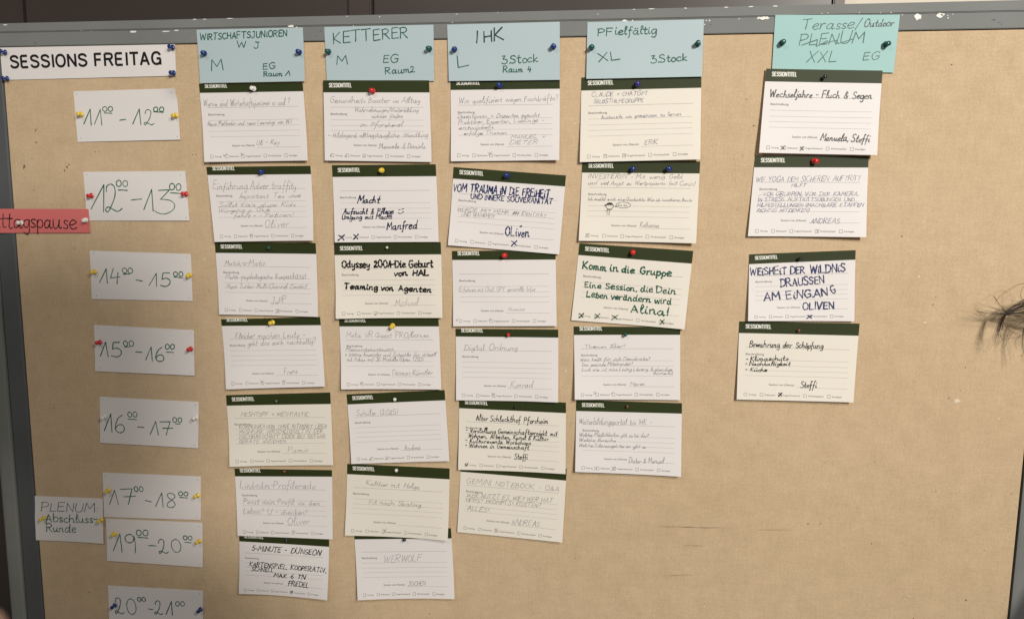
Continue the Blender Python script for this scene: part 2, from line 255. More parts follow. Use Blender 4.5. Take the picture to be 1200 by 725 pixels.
        't': [['1', -65.03, -18.99, -46.78, -20.57, 34.4, 't'], ['2', -43.52, -21.45, -19.63, -19.28, 36.54, 't'], ['00', -26.61, 12.07, -10.58, 12.22, 7.95, 't'], ['@L', -24.35, 7.55, -11.33, 7.22, 0.0, 't'],
              ['@L', -6.92, -5.22, 8.13, -3.68, 0.0, 't'], ['1', 10.79, -17.96, 23.97, -18.91, 29.02, 't'], ['3', 25.85, -21.84, 54.62, -21.43, 30.74, 't'], ['00', 47.76, 8.7, 63.68, 7.96, 8.54, 't'],
              ['@L', 48.83, 4.66, 63.53, 3.92, 0.0, 't']],
        'z': [1.0, 0.81, 1.99, 0, 0, 0]},
 't3': {'c': [-494.24, 28.49],
        'q': [[-71.8, 32.16], [71.97, 30.73], [72.6, -30.57], [-72.77, -32.32]],
        't': [['14', -59.84, -10.59, -29.63, -10.3, 19.17, 't'], ['00', -26.02, 3.57, -11.08, 3.42, 7.15, 't'], ['@L', -24.95, 2.01, -15.7, 2.78, 0.0, 't'], ['@L', -6.91, -5.19, 2.21, -6.26, 0.0, 't'],
              ['15', 11.36, -12.88, 41.83, -12.56, 17.39, 't'], ['00', 46.89, 0.96, 60.14, 1.04, 6.29, 't'], ['@L', 47.42, 0.19, 60.07, -0.79, 0.0, 't']],
        'z': [1.0, 0.77, 1.43, 0, 0, 0]},
 't4': {'c': [-495.29, -70.64],
        'q': [[-71.17, 32.02], [72.37, 29.86], [71.89, -30.57], [-73.09, -31.3]],
        't': [['15', -64.12, -10.63, -32.88, -9.88, 20.43, 't'], ['00', -29.32, 4.62, -14.73, 4.92, 7.31, 't'], ['@L', -28.21, 3.31, -20.0, 4.18, 0.0, 't'], ['@L', -12.13, -2.53, -2.84, -2.7, 0.0, 't'],
              ['16', 1.99, -13.82, 28.62, -13.77, 19.39, 't'], ['00', 31.15, 2.97, 44.35, 3.49, 6.7, 't'], ['@L', 31.88, -1.02, 42.79, -0.85, 0.0, 't']],
        'z': [1.0, 1.33, 2.5, 0, 0, 0]},
 't5': {'c': [-494.17, -169.16],
        'q': [[-70.72, 31.85], [73.58, 32.02], [70.75, -31.45], [-73.62, -32.42]],
        't': [['16', -66.19, -15.56, -36.48, -17.23, 25.12, 't'], ['00', -30.13, 5.58, -16.55, 6.3, 7.22, 't'], ['@L', -30.26, 2.81, -17.58, 2.93, 0.0, 't'], ['@L', -16.54, -7.25, -7.13, -7.29, 0.0, 't'],
              ['17', 1.31, -17.32, 35.26, -15.95, 18.21, 't'], ['00', 35.57, 1.91, 48.62, 2.61, 6.87, 't'], ['@L', 38.98, 0.18, 45.65, 0.26, 0.0, 't']],
        'z': [1.0, 1.38, 1.99, 0, 0, 0]},
 't6': {'c': [-496.09, -273.52],
        'q': [[-71.54, 29.41], [73.47, 33.03], [71.27, -28.0], [-73.2, -34.45]],
        't': [['17', -63.7, -16.5, -22.57, -12.73, 21.53, 't'], ['00', -25.26, 5.31, -12.11, 5.91, 7.42, 't'], ['@L', -10.01, -6.16, -0.86, -7.79, 0.0, 't'], ['18', 5.39, -14.45, 35.01, -13.75, 19.87, 't'],
              ['00', 40.13, 4.1, 53.92, 4.48, 5.93, 't'], ['@L', 41.2, 1.63, 53.22, 1.62, 0.0, 't']],
        'z': [1.0, 0.83, 1.32, 0, 0, 0]},
 't7': {'c': [-495.68, -339.06],
        'q': [[-71.05, 29.07], [72.64, 33.49], [70.92, -30.08], [-72.51, -32.49]],
        't': [['19', -62.22, -17.88, -27.89, -17.31, 26.13, 't'], ['00', -25.8, 7.89, -8.31, 8.61, 8.57, 't'], ['@L', -24.32, 5.56, -9.08, 5.5, 0.0, 't'], ['@L', -8.92, -5.14, 3.13, -4.81, 0.0, 't'],
              ['20', 7.12, -15.45, 40.64, -11.28, 19.8, 't'], ['00', 43.85, 7.13, 56.65, 7.51, 6.07, 't'], ['@L', 45.59, 3.64, 55.25, 3.48, 0.0, 't']],
        'z': [1.6, 1.4, 1.24, 0, 0, 0]},
 't8': {'c': [-499.68, -438.71],
        'q': [[-70.77, 29.87], [72.24, 34.57], [70.65, -29.67], [-72.12, -34.78]],
        't': [['20', -61.39, -11.51, -28.53, -8.53, 22.57, 't'], ['00', -26.44, 10.34, -14.16, 11.44, 5.64, 't'], ['@L', -10.77, 0.54, -3.74, -0.07, 0.0, 't'], ['21', -1.44, -6.7, 25.76, -5.15, 19.33, 't'],
              ['00', 31.06, 8.34, 44.41, 9.55, 6.84, 't']],
        'z': [1.0, 1.99, 1.29, 0, 0, 0]}}
PINS = [[-388.9, 309.6, 'blue', 'p', 'blue push pin through the left edge of the teal Raum 1 header card'], [-264.3, 308.8, 'blue', 'p', 'blue push pin through the right edge of the teal Raum 1 header card'],
 [-226.9, 309.2, 'green', 'p', 'dark green push pin through the left edge of the teal Raum2 header card'], [-100.8, 310.7, 'green', 'p', 'dark green push pin through the right edge of the teal Raum2 header card'],
 [-70.8, 309.8, 'blue', 'p', 'blue push pin through the left edge of the teal Raum 4 header card'], [47.0, 310.8, 'blue', 'p', 'blue push pin through the right edge of the teal Raum 4 header card'],
 [91.6, 309.6, 'green', 'p', 'dark green push pin through the left edge of the teal XL header card'], [211.3, 311.0, 'green', 'p', 'dark green push pin through the right edge of the teal XL header card'],
 [303.1, 310.9, 'green', 'p', 'dark green push pin through the left edge of the teal crossed-out PLENUM header card'],
 [412.4, 307.3, 'green', 'p', 'dark green push pin through the right edge of the teal crossed-out PLENUM header card'], [-664.5, 314.7, 'blue', 'p', 'blue push pin in the upper left corner of the SESSIONS FREITAG sign'],
 [-664.9, 282.2, 'blue', 'p', 'blue push pin in the lower left corner of the SESSIONS FREITAG sign'], [-430.7, 317.4, 'blue', 'p', 'blue push pin in the upper right corner of the SESSIONS FREITAG sign'],
 [-431.6, 286.5, 'blue', 'p', 'blue push pin in the lower right corner of the SESSIONS FREITAG sign'], [-563.8, 236.5, 'yellow', 'p', "yellow push pin at the left edge of the 11 to 12 o'clock card"],
 [-431.1, 234.9, 'yellow', 'p', "yellow push pin at the right edge of the 11 to 12 o'clock card"], [-556.1, 133.1, 'red', 'p', "red push pin at the left edge of the 12 to 13 o'clock card"],
 [-422.3, 136.2, 'red', 'p', "red push pin at the right edge of the 12 to 13 o'clock card"], [-557.6, 33.0, 'yellow', 'p', "yellow push pin at the left edge of the 14 to 15 o'clock card"],
 [-423.4, 32.5, 'yellow', 'p', "yellow push pin at the right edge of the 14 to 15 o'clock card"], [-557.3, -61.6, 'red', 'p', "red push pin at the left edge of the 15 to 16 o'clock card"],
 [-426.0, -65.1, 'red', 'p', "red push pin at the right edge of the 15 to 16 o'clock card"], [-558.0, -164.0, 'white', 'p', "white push pin at the left edge of the 16 to 17 o'clock card"],
 [-423.4, -158.0, 'white', 'p', "white push pin at the right edge of the 16 to 17 o'clock card"], [-558.6, -267.9, 'yellow', 'p', "yellow push pin at the left edge of the 17 to 18 o'clock card"],
 [-425.6, -266.1, 'yellow', 'p', "yellow push pin at the right edge of the 17 to 18 o'clock card"], [-553.1, -330.1, 'yellow', 'p', "yellow push pin at the left edge of the 19 to 20 o'clock card"],
 [-425.7, -330.6, 'yellow', 'p', "yellow push pin at the right edge of the 19 to 20 o'clock card"], [-559.4, -435.7, 'blue', 'p', "blue push pin at the left edge of the 20 to 21 o'clock card"],
 [-429.9, -430.1, 'blue', 'p', "blue push pin at the right edge of the 20 to 21 o'clock card"], [-660.4, 95.7, 'white', 'p', 'white push pin in the middle of the red Mittagspause strip'],
 [-566.3, 101.0, 'white', 'p', 'white push pin at the right end of the red Mittagspause strip'], [-659.3, -314.4, 'yellow', 'p', 'yellow push pin at the left edge of the PLENUM Abschluss-Runde note'],
 [-570.5, -310.4, 'yellow', 'p', 'yellow push pin at the right edge of the PLENUM Abschluss-Runde note'], [-326.0, 266.4, 'white', 'p', 'white push pin in the band of the so-cool question card'],
 [-319.2, 164.7, 'blue', 'p', 'blue push pin in the band of the Einführung card'], [-312.2, 70.3, 'green', 'm', 'dark green ball-headed map pin in the band of the Kompatibilität card'],
 [-310.5, -26.1, 'yellow', 'p', 'yellow push pin in the band of the Kleider machen Leute card'], [-308.4, -129.1, 'grey', 's', 'grey ball-headed map pin in the band of the INTERNET block-capital card'],
 [-299.9, -224.4, 'brown', 's', 'red ball-headed map pin in the band of the Profil card'], [-298.8, -319.2, 'black', 'm', 'black ball-headed map pin in the band of the KARTENSPiEL card'],
 [-170.9, 262.1, 'red', 'p', 'red push pin in the band of the Gesundheits Booster card'], [-162.6, 167.8, 'yellow', 'p', 'yellow push pin in the band of the card reading Macht in navy marker'],
 [-156.5, 73.5, 'white', 's', 'white ball-headed map pin in the band of the card in thick black marker'], [-151.0, -24.3, 'yellow', 'p', 'yellow push pin in the band of the card headed VR and PRO'],
 [-149.3, -119.0, 'white', 'm', 'white ball-headed map pin in the band of the nearly empty Schüler card'], [-146.7, -212.1, 'white', 'm', 'white ball-headed map pin in the band of the Kaltbier card'],
 [-137.8, -305.6, 'black', 'm', 'black ball-headed map pin in the band of the WERWOLF card'], [-15.4, 267.2, 'blue', 'p', 'blue push pin in the band of the Fachkräfte card'],
 [-5.9, 162.2, 'blue', 'p', 'blue push pin in the band of the tilted VOM TRAUMA card'], [-8.3, 66.7, 'red', 'p', 'red push pin in the band of the creased card in faint pencil'],
 [-2.9, -29.8, 'red', 'm', 'red ball-headed map pin in the band of the Digital Ordnung card'], [6.5, -120.4, 'black', 's', 'black ball-headed map pin in the band of the Kunst & Kultur card'],
 [145.0, 268.1, 'violet', 'p', 'violet push pin in the band of the SELBSTHILFEGRUPPE card'], [145.3, 73.8, 'red', 'p', 'red push pin in the band of the green-inked Komm in die Gruppe card'],
 [139.4, -24.6, 'green', 'm', 'dark green ball-headed map pin in the band of the Demokratie card'], [143.4, -113.4, 'brown', 's', 'red ball-headed map pin in the band of the Weiterbildungsportal card'],
 [350.0, 272.6, 'black', 'm', 'black ball-headed map pin in the band of the Wechseljahre card'], [344.7, 181.3, 'red', 'p', 'red push pin in the band of the YOGA card'],
 [336.6, 70.7, 'black', 'm', 'black ball-headed map pin in the band of the WEISHEIT DER WILDNIS card'], [339.4, -12.7, 'brown', 's', 'red ball-headed map pin in the band of the Bewahrung der Schöpfung card'],
 [142.0, 171.1, 'blue', 'p', 'blue push pin in the band of the INVESTIEREN card, near its middle'], [184.4, 171.4, 'blue', 'p', 'blue push pin in the band of the INVESTIEREN card, towards its right end']]
MISC = {'chips': [[-486.3, 337.8, 5, 1.6], [-443.3, 337.3, 8, 0.8], [-427.1, 338.2, 4, 0.9], [-557.0, 340.4, 0.6, 0.6], [-542.7, 339.8, 0.5, 0.5], [-402.5, 350.6, 2, 0.5], [-387.7, 350.7, 3, 0.5], [-356.1, 350.9, 6, 0.5],
           [-276.5, 340.3, 5, 1.5], [-268.8, 339.1, 2, 1], [-203.4, 350.7, 1, 1], [-162.9, 348.9, 1, 1], [-196.2, 339.7, 1, 0.8], [-68.9, 350.2, 1.5, 0.5], [-74.0, 340.7, 0.9, 0.8], [-19.8, 350.9, 1, 0.5], [97.8, 346.3, 0.8, 0.8],
           [129.2, 339.5, 3.5, 1.4], [136.9, 338.9, 1, 1], [137.6, 351.2, 2, 0.6], [159.7, 351.5, 5, 0.5], [196.8, 351.4, 2.5, 0.6], [220.1, 336.8, 1.2, 0.7], [222.9, 336.6, 0.8, 0.6], [218.4, 332.6, 1, 0.8], [223.8, 337.1, 1, 1],
           [283.3, 339.9, 5, 2], [277.8, 339.2, 3, 1.5], [255.6, 338.3, 0.8, 0.8], [240.1, 351.5, 3, 0.6], [268.0, 351.8, 3, 0.6], [293.8, 351.8, 3, 0.7], [344.4, 341.9, 0.8, 0.6], [350.7, 342.4, 0.8, 0.6],
           [383.9, 342.0, 0.8, 0.6], [406.2, 341.3, 0.8, 0.7], [416.8, 341.3, 0.9, 0.6], [429.3, 338.8, 0.8, 0.7], [444.2, 338.7, 5.6, 3.6], [466.1, 337.9, 5, 2.6], [469.4, 339.2, 3, 1.6], [475.7, 337.3, 0.8, 0.8],
           [476.7, 334.6, 1.2, 1], [480.8, 338.1, 0.7, 0.6], [-664.0, 349.3, 3, 0.8], [-401.3, 350.8, 3, 0.6]],
 'hair': [[[618.5, 40.3], [593.4, 36.8], [572.8, 28.7], [558.0, 20.7], [550.7, 15.8], [546.5, 4.3], [544.8, -6.2], [547.3, -15.6]], [[619.1, 33.9], [590.7, 19.9], [569.4, 19.2], [552.3, 17.7], [537.5, 18.2], [522.5, 20.5]],
          [[611.4, 26.2], [573.7, 19.4], [554.1, 16.8], [544.0, 23.1], [534.6, 31.3]], [[613.8, 44.8], [576.6, 34.4], [561.8, 27.4], [552.2, 18.7], [547.6, 11.0], [545.5, -4.3]],
          [[620.7, 17.2], [583.1, 10.3], [569.8, 14.5], [557.6, 16.0], [548.7, 18.6], [534.6, 21.9]], [[605.9, 40.0], [583.6, 51.4], [566.5, 51.9], [554.9, 46.9], [544.4, 39.1], [538.3, 29.5]],
          [[602.1, 35.2], [581.7, 25.2], [566.4, 33.2], [563.0, 42.5], [566.6, 50.0], [576.4, 54.9]], [[602.9, 25.9], [576.6, 34.4], [564.7, 33.2], [555.6, 38.5]],
          [[611.8, 21.5], [579.0, 8.3], [563.9, 3.0], [557.8, -5.7], [555.8, -13.4]], [[612.3, 16.9], [583.8, 1.8], [568.9, -4.4], [563.4, -11.2], [567.3, -15.8]],
          [[598.3, 30.4], [576.7, 13.8], [571.8, 1.4], [572.2, -12.8], [576.5, -31.6]]],
 'hairn': [12, 6, 5, 7, 4, 1, 1, 1, 2, 1, 7],
 'head': [880.0, 5.0],
 'marks': [[[-633.2, 216.3, 1.4], [-630.5, 218.5, 1.0], [-633.2, 201.0, 1.7], [-641.1, 180.0, 1.3], [-653.2, 169.9, 2.0], [-654.6, 167.7, 1.2], [-641.9, 138.8, 1.1], [-591.1, 169.2, 2.0], [-595.1, 164.7, 1.4],
            [-588.4, 172.5, 1.1], [-59.2, 318.0, 0.8], [-549.2, 189.1, 0.7], [-544.4, 189.1, 0.7], [-587.7, 63.1, 0.9], [484.1, 285.7, 0.9], [484.9, 20.9, 0.9], [525.1, -49.8, 0.8], [521.8, -77.0, 0.7], [434.9, -167.8, 0.6],
            [563.2, -267.0, 0.8], [586.7, -196.4, 0.8], [364.1, -249.1, 1.1], [294.7, -240.1, 0.6], [418.4, -224.8, 0.6], [-223.5, -179.5, 0.6], [-224.7, -127.1, 0.5], [412.7, -195.5, 0.5], [-617.1, 120.0, 0.6]],
           [[519.1, -89.2, 3.6], [446.1, -220.7, 1.0], [579.4, -239.4, 1.2], [546.7, -213.6, 0.8], [570.9, -281.1, 0.9], [245.9, -365.2, 1.5], [484.7, -331.5, 1.0], [450.9, -333.4, 0.8], [67.7, -73.7, 1.2], [-154.8, -404.1, 1.0],
            [-554.2, -10.2, 1.4], [-504.6, -217.3, 0.8], [-403.4, 52.5, 1.5]]],
 'scuff': [[[184.8, -265.7], [275.4, -261.2]], [[302.8, -261.3], [347.7, -257.9]], [[216.9, -287.8], [242.7, -286.9]], [[195.4, -330.0], [230.8, -324.7]]],
 'seams': [-837.8, -292.7, -254.1, 402.4, 419.2]}

# ------------------------------------------------------------------ materials
def new_mat(name):
    m = bpy.data.materials.new(name); m.use_nodes = True
    nt = m.node_tree; return m, nt, nt.nodes['Principled BSDF']
def plain(name, col, rough=.6, metallic=0., noise=0., nscale=60., bump=0., spec=.5):
    m, nt, b = new_mat(name); b.inputs['Base Color'].default_value = (*col, 1); b.inputs['Roughness'].default_value = rough
    b.inputs['Metallic'].default_value = metallic; b.inputs['Specular IOR Level'].default_value = spec
    if noise or bump:
        tc = nt.nodes.new('ShaderNodeTexCoord'); n = nt.nodes.new('ShaderNodeTexNoise'); n.inputs['Scale'].default_value = nscale; n.inputs['Detail'].default_value = 5
        nt.links.new(tc.outputs['Object'], n.inputs['Vector'])
        if noise:
            r = nt.nodes.new('ShaderNodeValToRGB'); r.color_ramp.elements[0].position = .3; r.color_ramp.elements[1].position = .7
            r.color_ramp.elements[0].color = (*[c*(1-noise) for c in col], 1); r.color_ramp.elements[1].color = (*[min(1, c*(1+noise)) for c in col], 1)
            nt.links.new(n.outputs['Fac'], r.inputs['Fac']); nt.links.new(r.outputs['Color'], b.inputs['Base Color'])
        if bump:
            bp = nt.nodes.new('ShaderNodeBump'); bp.inputs['Strength'].default_value = bump; bp.inputs['Distance'].default_value = .002
            nt.links.new(n.outputs['Fac'], bp.inputs['Height']); nt.links.new(bp.outputs['Normal'], b.inputs['Normal'])
    return m
def fabric():
    m, nt, b = new_mat('beige_pinboard_cloth'); L = nt.links.new; N = nt.nodes.new
    b.inputs['Roughness'].default_value = .95; b.inputs['Specular IOR Level'].default_value = .15
    tc = N('ShaderNodeTexCoord')
    def noise(scale, detail, sx=1, sz=1, rough=.55):
        mp = N('ShaderNodeMapping'); mp.inputs['Scale'].default_value = (sx, 1, sz); L(tc.outputs['Object'], mp.inputs['Vector'])
        n = N('ShaderNodeTexNoise'); n.inputs['Scale'].default_value = scale; n.inputs['Detail'].default_value = detail; n.inputs['Roughness'].default_value = rough
        L(mp.outputs['Vector'], n.inputs['Vector']); return n.outputs['Fac']
    big = noise(5, 4); mid = noise(38, 4); warp = noise(420, 2, 1, .12); weft = noise(420, 2, .12, 1); grain = noise(650, 2)
    def mad(a, k, c):
        x = N('ShaderNodeMath'); x.operation = 'MULTIPLY_ADD'; L(a, x.inputs[0]); x.inputs[1].default_value = k
        if isinstance(c, (int, float)): x.inputs[2].default_value = c
        else: L(c, x.inputs[2])
        return x.outputs[0]
    v = mad(big, .22, .5 - .11); v = mad(mid, .40, mad(v, 1, -.20)); v = mad(warp, .20, mad(v, 1, -.10)); v = mad(weft, .20, mad(v, 1, -.10)); v = mad(grain, .62, mad(v, 1, -.31))
    r = N('ShaderNodeValToRGB'); e = r.color_ramp.elements
    e[0].position = .15; e[0].color = (.48, .348, .213, 1); e[1].position = .85; e[1].color = (.735, .558, .372, 1)
    L(v, r.inputs['Fac'])
    # old pin holes: sparse small dark dots
    vo = N('ShaderNodeTexVoronoi'); vo.inputs['Scale'].default_value = 26; vo.voronoi_dimensions = '3D'; L(tc.outputs['Object'], vo.inputs['Vector'])
    lt = N('ShaderNodeMath'); lt.operation = 'LESS_THAN'; lt.inputs[1].default_value = .022; L(vo.outputs['Distance'], lt.inputs[0])
    mx = N('ShaderNodeMix'); mx.data_type = 'RGBA'; mx.inputs['B'].default_value = (.10, .07, .04, 1)
    mm = N('ShaderNodeMath'); mm.operation = 'MULTIPLY'; mm.inputs[1].default_value = .6; L(lt.outputs[0], mm.inputs[0])
    L(mm.outputs[0], mx.inputs['Factor']); L(r.outputs['Color'], mx.inputs['A']); L(mx.outputs['Result'], b.inputs['Base Color'])
    bp = N('ShaderNodeBump'); bp.inputs['Strength'].default_value = .35; bp.inputs['Distance'].default_value = .0006
    L(v, bp.inputs['Height']); L(bp.outputs['Normal'], b.inputs['Normal'])
    return m
def paper(name, col, rough=.55):
    m = plain(name, col, rough, noise=.012, nscale=14, bump=.03, spec=.35); return m
M = dict(
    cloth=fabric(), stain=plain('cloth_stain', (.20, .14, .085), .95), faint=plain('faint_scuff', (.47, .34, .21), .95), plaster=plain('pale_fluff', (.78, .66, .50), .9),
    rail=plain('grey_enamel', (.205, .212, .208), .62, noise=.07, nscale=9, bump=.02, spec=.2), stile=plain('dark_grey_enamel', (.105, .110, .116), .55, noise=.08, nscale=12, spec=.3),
    post=plain('grey_green_post_paint', (.215, .225, .205), .5, noise=.10, nscale=10), chip=plain('bare_white_undercoat', (.86, .84, .80), .6), gap=plain('dark_gap', (.012, .010, .009), .8),
    white=paper('white_card', (.815, .770, .765)), cream=paper('cream_card', (.83, .775, .695)), teal=paper('pale_teal_card', (.455, .56, .595)), mint=paper('mint_card', (.345, .56, .55)),
    plainw=paper('white_paper', (.80, .76, .75)), red=paper('red_card', (.74, .185, .18)), band=plain('dark_green_print', (.026, .036, .007), .52, spec=.28, noise=.05, nscale=40),
    blacktype=plain('black_print', (.006, .006, .006), .5), whitetype=plain('white_type', (.78, .77, .70), .6), form=plain('grey_form_print', (.17, .155, .145), .7), rule=plain('grey_rule_print', (.42, .38, .35), .7),
    p=plain('pencil', (.225, .21, .225), .6), q=plain('light_pencil', (.33, .31, .325), .6), b=plain('blue_ballpoint', (.13, .125, .24), .6), K=plain('black_pen', (.014, .013, .016), .5), k=plain('thick_black_marker', (.006, .006, .006), .4),
    N=plain('navy_marker', (.008, .012, .055), .45), B=plain('blue_marker', (.008, .018, .11), .45), g=plain('green_marker', (.003, .085, .045), .45), G=plain('dark_green_marker', (.004, .045, .03), .45),
    h=plain('dark_green_felt_pen', (.002, .095, .058), .5), H=plain('dark_green_broad_pen', (.006, .045, .035), .5), d=plain('thin_green_pen', (.018, .085, .065), .5), t=plain('green_fineliner', (.002, .12, .062), .5), r=plain('black_felt_pen', (.03, .012, .012), .5), needle=plain('steel', (.5, .5, .5), .25, 1.0),
    wood=plain('dark_brown_laminate', (.052, .040, .034), .38, noise=.10, nscale=3), strip=plain('brown_post', (.058, .040, .034), .45), trim=plain('mauve_trim', (.17, .14, .13), .5), wall=plain('cream_wall', (.86, .78, .66), .9, noise=.02, nscale=6),
    hair=plain('dark_brown_hair', (.040, .024, .016), .5), skin=plain('skin', (.55, .30, .22), .5), jumper=plain('dark_jumper', (.03, .03, .035), .9), )
M['L'] = M['D'] = M['K']; M['k2'] = M['k']
PINCOL = dict(blue=(.010, .034, .19), green=(.010, .085, .075), red=(.62, .022, .022), yellow=(.80, .57, .05), white=(.82, .80, .76), black=(.012, .012, .014), grey=(.16, .15, .14), brown=(.28, .06, .045), violet=(.035, .025, .20))
PM = {k: plain(k + '_plastic', c, .22, spec=.6) for k, c in PINCOL.items()}
PENW = dict(p=.50, q=.44, b=.52, K=1.0, k=2.0, N=1.45, B=1.45, g=1.75, G=1.3, h=1.22, H=1.9, d=.95, t=1.25, r=1.6, k2=1.35, L=.9, D=.6)
# ------------------------------------------------------------------ object helpers
def link(name, mesh, parent=None):
    o = bpy.data.objects.new(name, mesh); COL.objects.link(o)
    if parent: o.parent = parent
    return o
def mesh_obj(name, verts, faces, mats, parent=None, fmat=None, smooth=False):
    me = bpy.data.meshes.new(name); me.from_pydata([tuple(v) for v in verts], [], faces)
    for m in (mats if isinstance(mats, (list, tuple)) else [mats]): me.materials.append(m)
    if fmat: me.polygons.foreach_set('material_index', fmat)
    if smooth: me.polygons.foreach_set('use_smooth', [True]*len(faces))
    me.update(); return link(name, me, parent)
def thing(name, label, cat, loc=(0, 0, 0), group=None):
    o = link(name, None); o.location = loc; o.empty_display_size = .02; tag(o, label, cat, group); return o
def tag(o, label, cat, group=None):
    o['label'] = label; o['category'] = cat
    if group: o['group'] = group
class MB:
    def __init__(s): s.v = []; s.f = []; s.m = []
    def add(s, vs, fs, mi=0):
        n = len(s.v); s.v += [tuple(x) for x in vs]; s.f += [tuple(i + n for i in f) for f in fs]; s.m += [mi]*len(fs)
    def box(s, x0, x1, y0, y1, z0, z1, bev=0., mi=0):
        bm = bmesh.new(); bmesh.ops.create_cube(bm, size=1)
        for v in bm.verts: v.co = Vector(((x0 + x1)/2 + v.co.x*(x1 - x0), (y0 + y1)/2 + v.co.y*(y1 - y0), (z0 + z1)/2 + v.co.z*(z1 - z0)))
        if bev: bmesh.ops.bevel(bm, geom=bm.edges[:], offset=bev, segments=2, affect='EDGES')
        bm.verts.index_update(); s.add([v.co.copy() for v in bm.verts], [[v.index for v in f.verts] for f in bm.faces], mi); bm.free()
    def disc(s, x, y, z, rx, rz, rnd, n=11, mi=0, jag=.3):
        vs = [(x, y, z)] + [(x + rx*math.cos(a)*(1 + rnd.uniform(-jag, jag)), y, z + rz*math.sin(a)*(1 + rnd.uniform(-jag, jag))) for a in (i*2*math.pi/n for i in range(n))]
        s.add(vs, [(0, 1 + i, 1 + (i + 1) % n) for i in range(n)], mi)
    def build(s, name, mats, parent=None, smooth=False): return mesh_obj(name, s.v, s.f, mats, parent, s.m, smooth)
rnd = random.Random(11)
# ------------------------------------------------------------------ setting: wall behind
sx = [v/1000 for v in MISC['seams']]
w = MB(); w.box(-2.2, 2.4, .31, .36, -1.2, 1.2)
wall = w.build('wall', M['wall']); wall['kind'] = 'structure'
clad = thing('wall_cladding', 'dark brown wall cladding behind the top edge of the pinboard', 'wall cladding', (0, .30, 0))
def slab(name, x0, x1, y, mat):
    b = MB(); b.box(x0, x1, y, .0, -1.2, 1.2, .002); return b.build(name, mat, clad)
slab('cladding_board', -1.8, sx[0] - .003, -.045, M['wood']); slab('cladding_board', sx[0] + .003, sx[1], -.045, M['wood'])
slab('cover_strip', sx[1] + .0015, sx[2] - .0015, -.055, M['strip']); slab('cladding_board', sx[2], sx[3], -.045, M['wood'])
slab('edge_trim', sx[3] + .0015, sx[4], -.05, M['trim'])
# ------------------------------------------------------------------ pinboard
board = thing('pinboard', 'large beige cloth pinboard in a chipped grey frame', 'pinboard')
XL, XR, ZT, ZB = -.6743, .5968, .3226, -.80
b = MB(); b.box(XL - .03, XR + .03, .004, .020, ZB, ZT + .02); b.build('backing_board', M['gap'], board)
b = MB()
b.box(XL + .0005, XR - .001, -.0005, .0035, ZB, ZT - .0012, .0008)
for k, (lst, mi) in enumerate(((MISC['marks'][0], 1), (MISC['marks'][1], 2))):
    for x, z, r in lst: b.disc(x/1000, -.0008 - .0002*k, z/1000, r/1000*rnd.uniform(.5, .9), r/1000*rnd.uniform(.7, 1.2), rnd, 9, mi)
for k in range(150):   # old pin pricks and pale lint all over the cloth
    pale = k % 5 < 2; r = rnd.uniform(.0003, .0008)*(1.2 if pale else 1); b.disc(rnd.uniform(XL + .02, XR - .02), -.0007 - .0001*(k % 3), rnd.uniform(-.47, ZT - .01), r*rnd.uniform(.6, 1.8), r*rnd.uniform(.6, 1.6), rnd, 8, 2 if pale else 1, .4)
for i, ((x0, z0), (x1, z1)) in enumerate(MISC['scuff']):
    n = 14; mi = 1 if i == 0 else 3
    vs = []
    for k in range(n + 1):
        t = k/n; hw = (.0005 if i == 0 else .0011)*(math.sin(math.pi*t)**.6)*rnd.uniform(.25, 1); x = (x0 + (x1 - x0)*t)/1000; z = (z0 + (z1 - z0)*t)/1000 + rnd.uniform(-.0003, .0003)
        vs += [(x, -.0011, z - hw), (x, -.0011, z + hw)]
    b.add(vs, [(2*k, 2*k + 2, 2*k + 3, 2*k + 1) for k in range(n)], mi)
b.build('cloth_panel', [M['cloth'], M['stain'], M['plaster'], M['faint']], board)
# top rail: two flat runs with a shallow step between them
b = MB(); zg = ZT + .0175
b.box(-.734, .649, -.0020, .022, ZT, zg - .0004, .0006); b.box(-.734, .649, -.0028, .022, zg, .3515, .0010)
for x, z, rx, rz in MISC['chips']:
    z0 = z/1000; y = -.0021 if z0 < zg - .0003 else -.0029
    top = .3513 if z0 > zg else zg - .0005; z0 = min(z0, top - rz*.0008)
    for k in range(3 if rx > 2 else 1):
        b.disc(x/1000 + rnd.uniform(-.4, .4)*rx/1000, y - .00012*k - .00005, z0 + rnd.uniform(-.2, .2)*rz/1000, rx*.00062, rz*.00075, rnd, 10, 1, .4)
for k in range(16):   # dark rubs on the enamel
    x = rnd.uniform(.52, .58) if k < 6 else rnd.uniform(-.65, .5); z = rnd.uniform(ZT + .003, ZT + .015)
    b.disc(x, -.00206, z, rnd.uniform(.0006, .0025), rnd.uniform(.0003, .0007), rnd, 9, 2, .4)
rail = b.build('top_rail', [M['rail'], M['chip'], M['stile']], board)
def stile(name, prof, mat, xo, sgn=1):
    n = len(prof); vs = []
    for z in (ZB - .1, ZT - .0004): vs += [(xo + sgn*x, y, z) for x, y in prof]
    fs = [(i, (i + 1) % n, n + (i + 1) % n, n + i) for i in range(n)] + [tuple(range(n)), tuple(range(2*n - 1, n - 1, -1))]
    return mesh_obj(name, vs, fs, mat, board)
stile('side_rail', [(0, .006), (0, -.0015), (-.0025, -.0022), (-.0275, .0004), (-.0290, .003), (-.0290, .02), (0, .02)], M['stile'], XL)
stile('side_rail', [(.0012, .006), (.0012, -.002), (.004, -.0028), (.048, -.0028), (.05, .0), (.05, .02), (0.0012, .02)], M['rail'], XR)
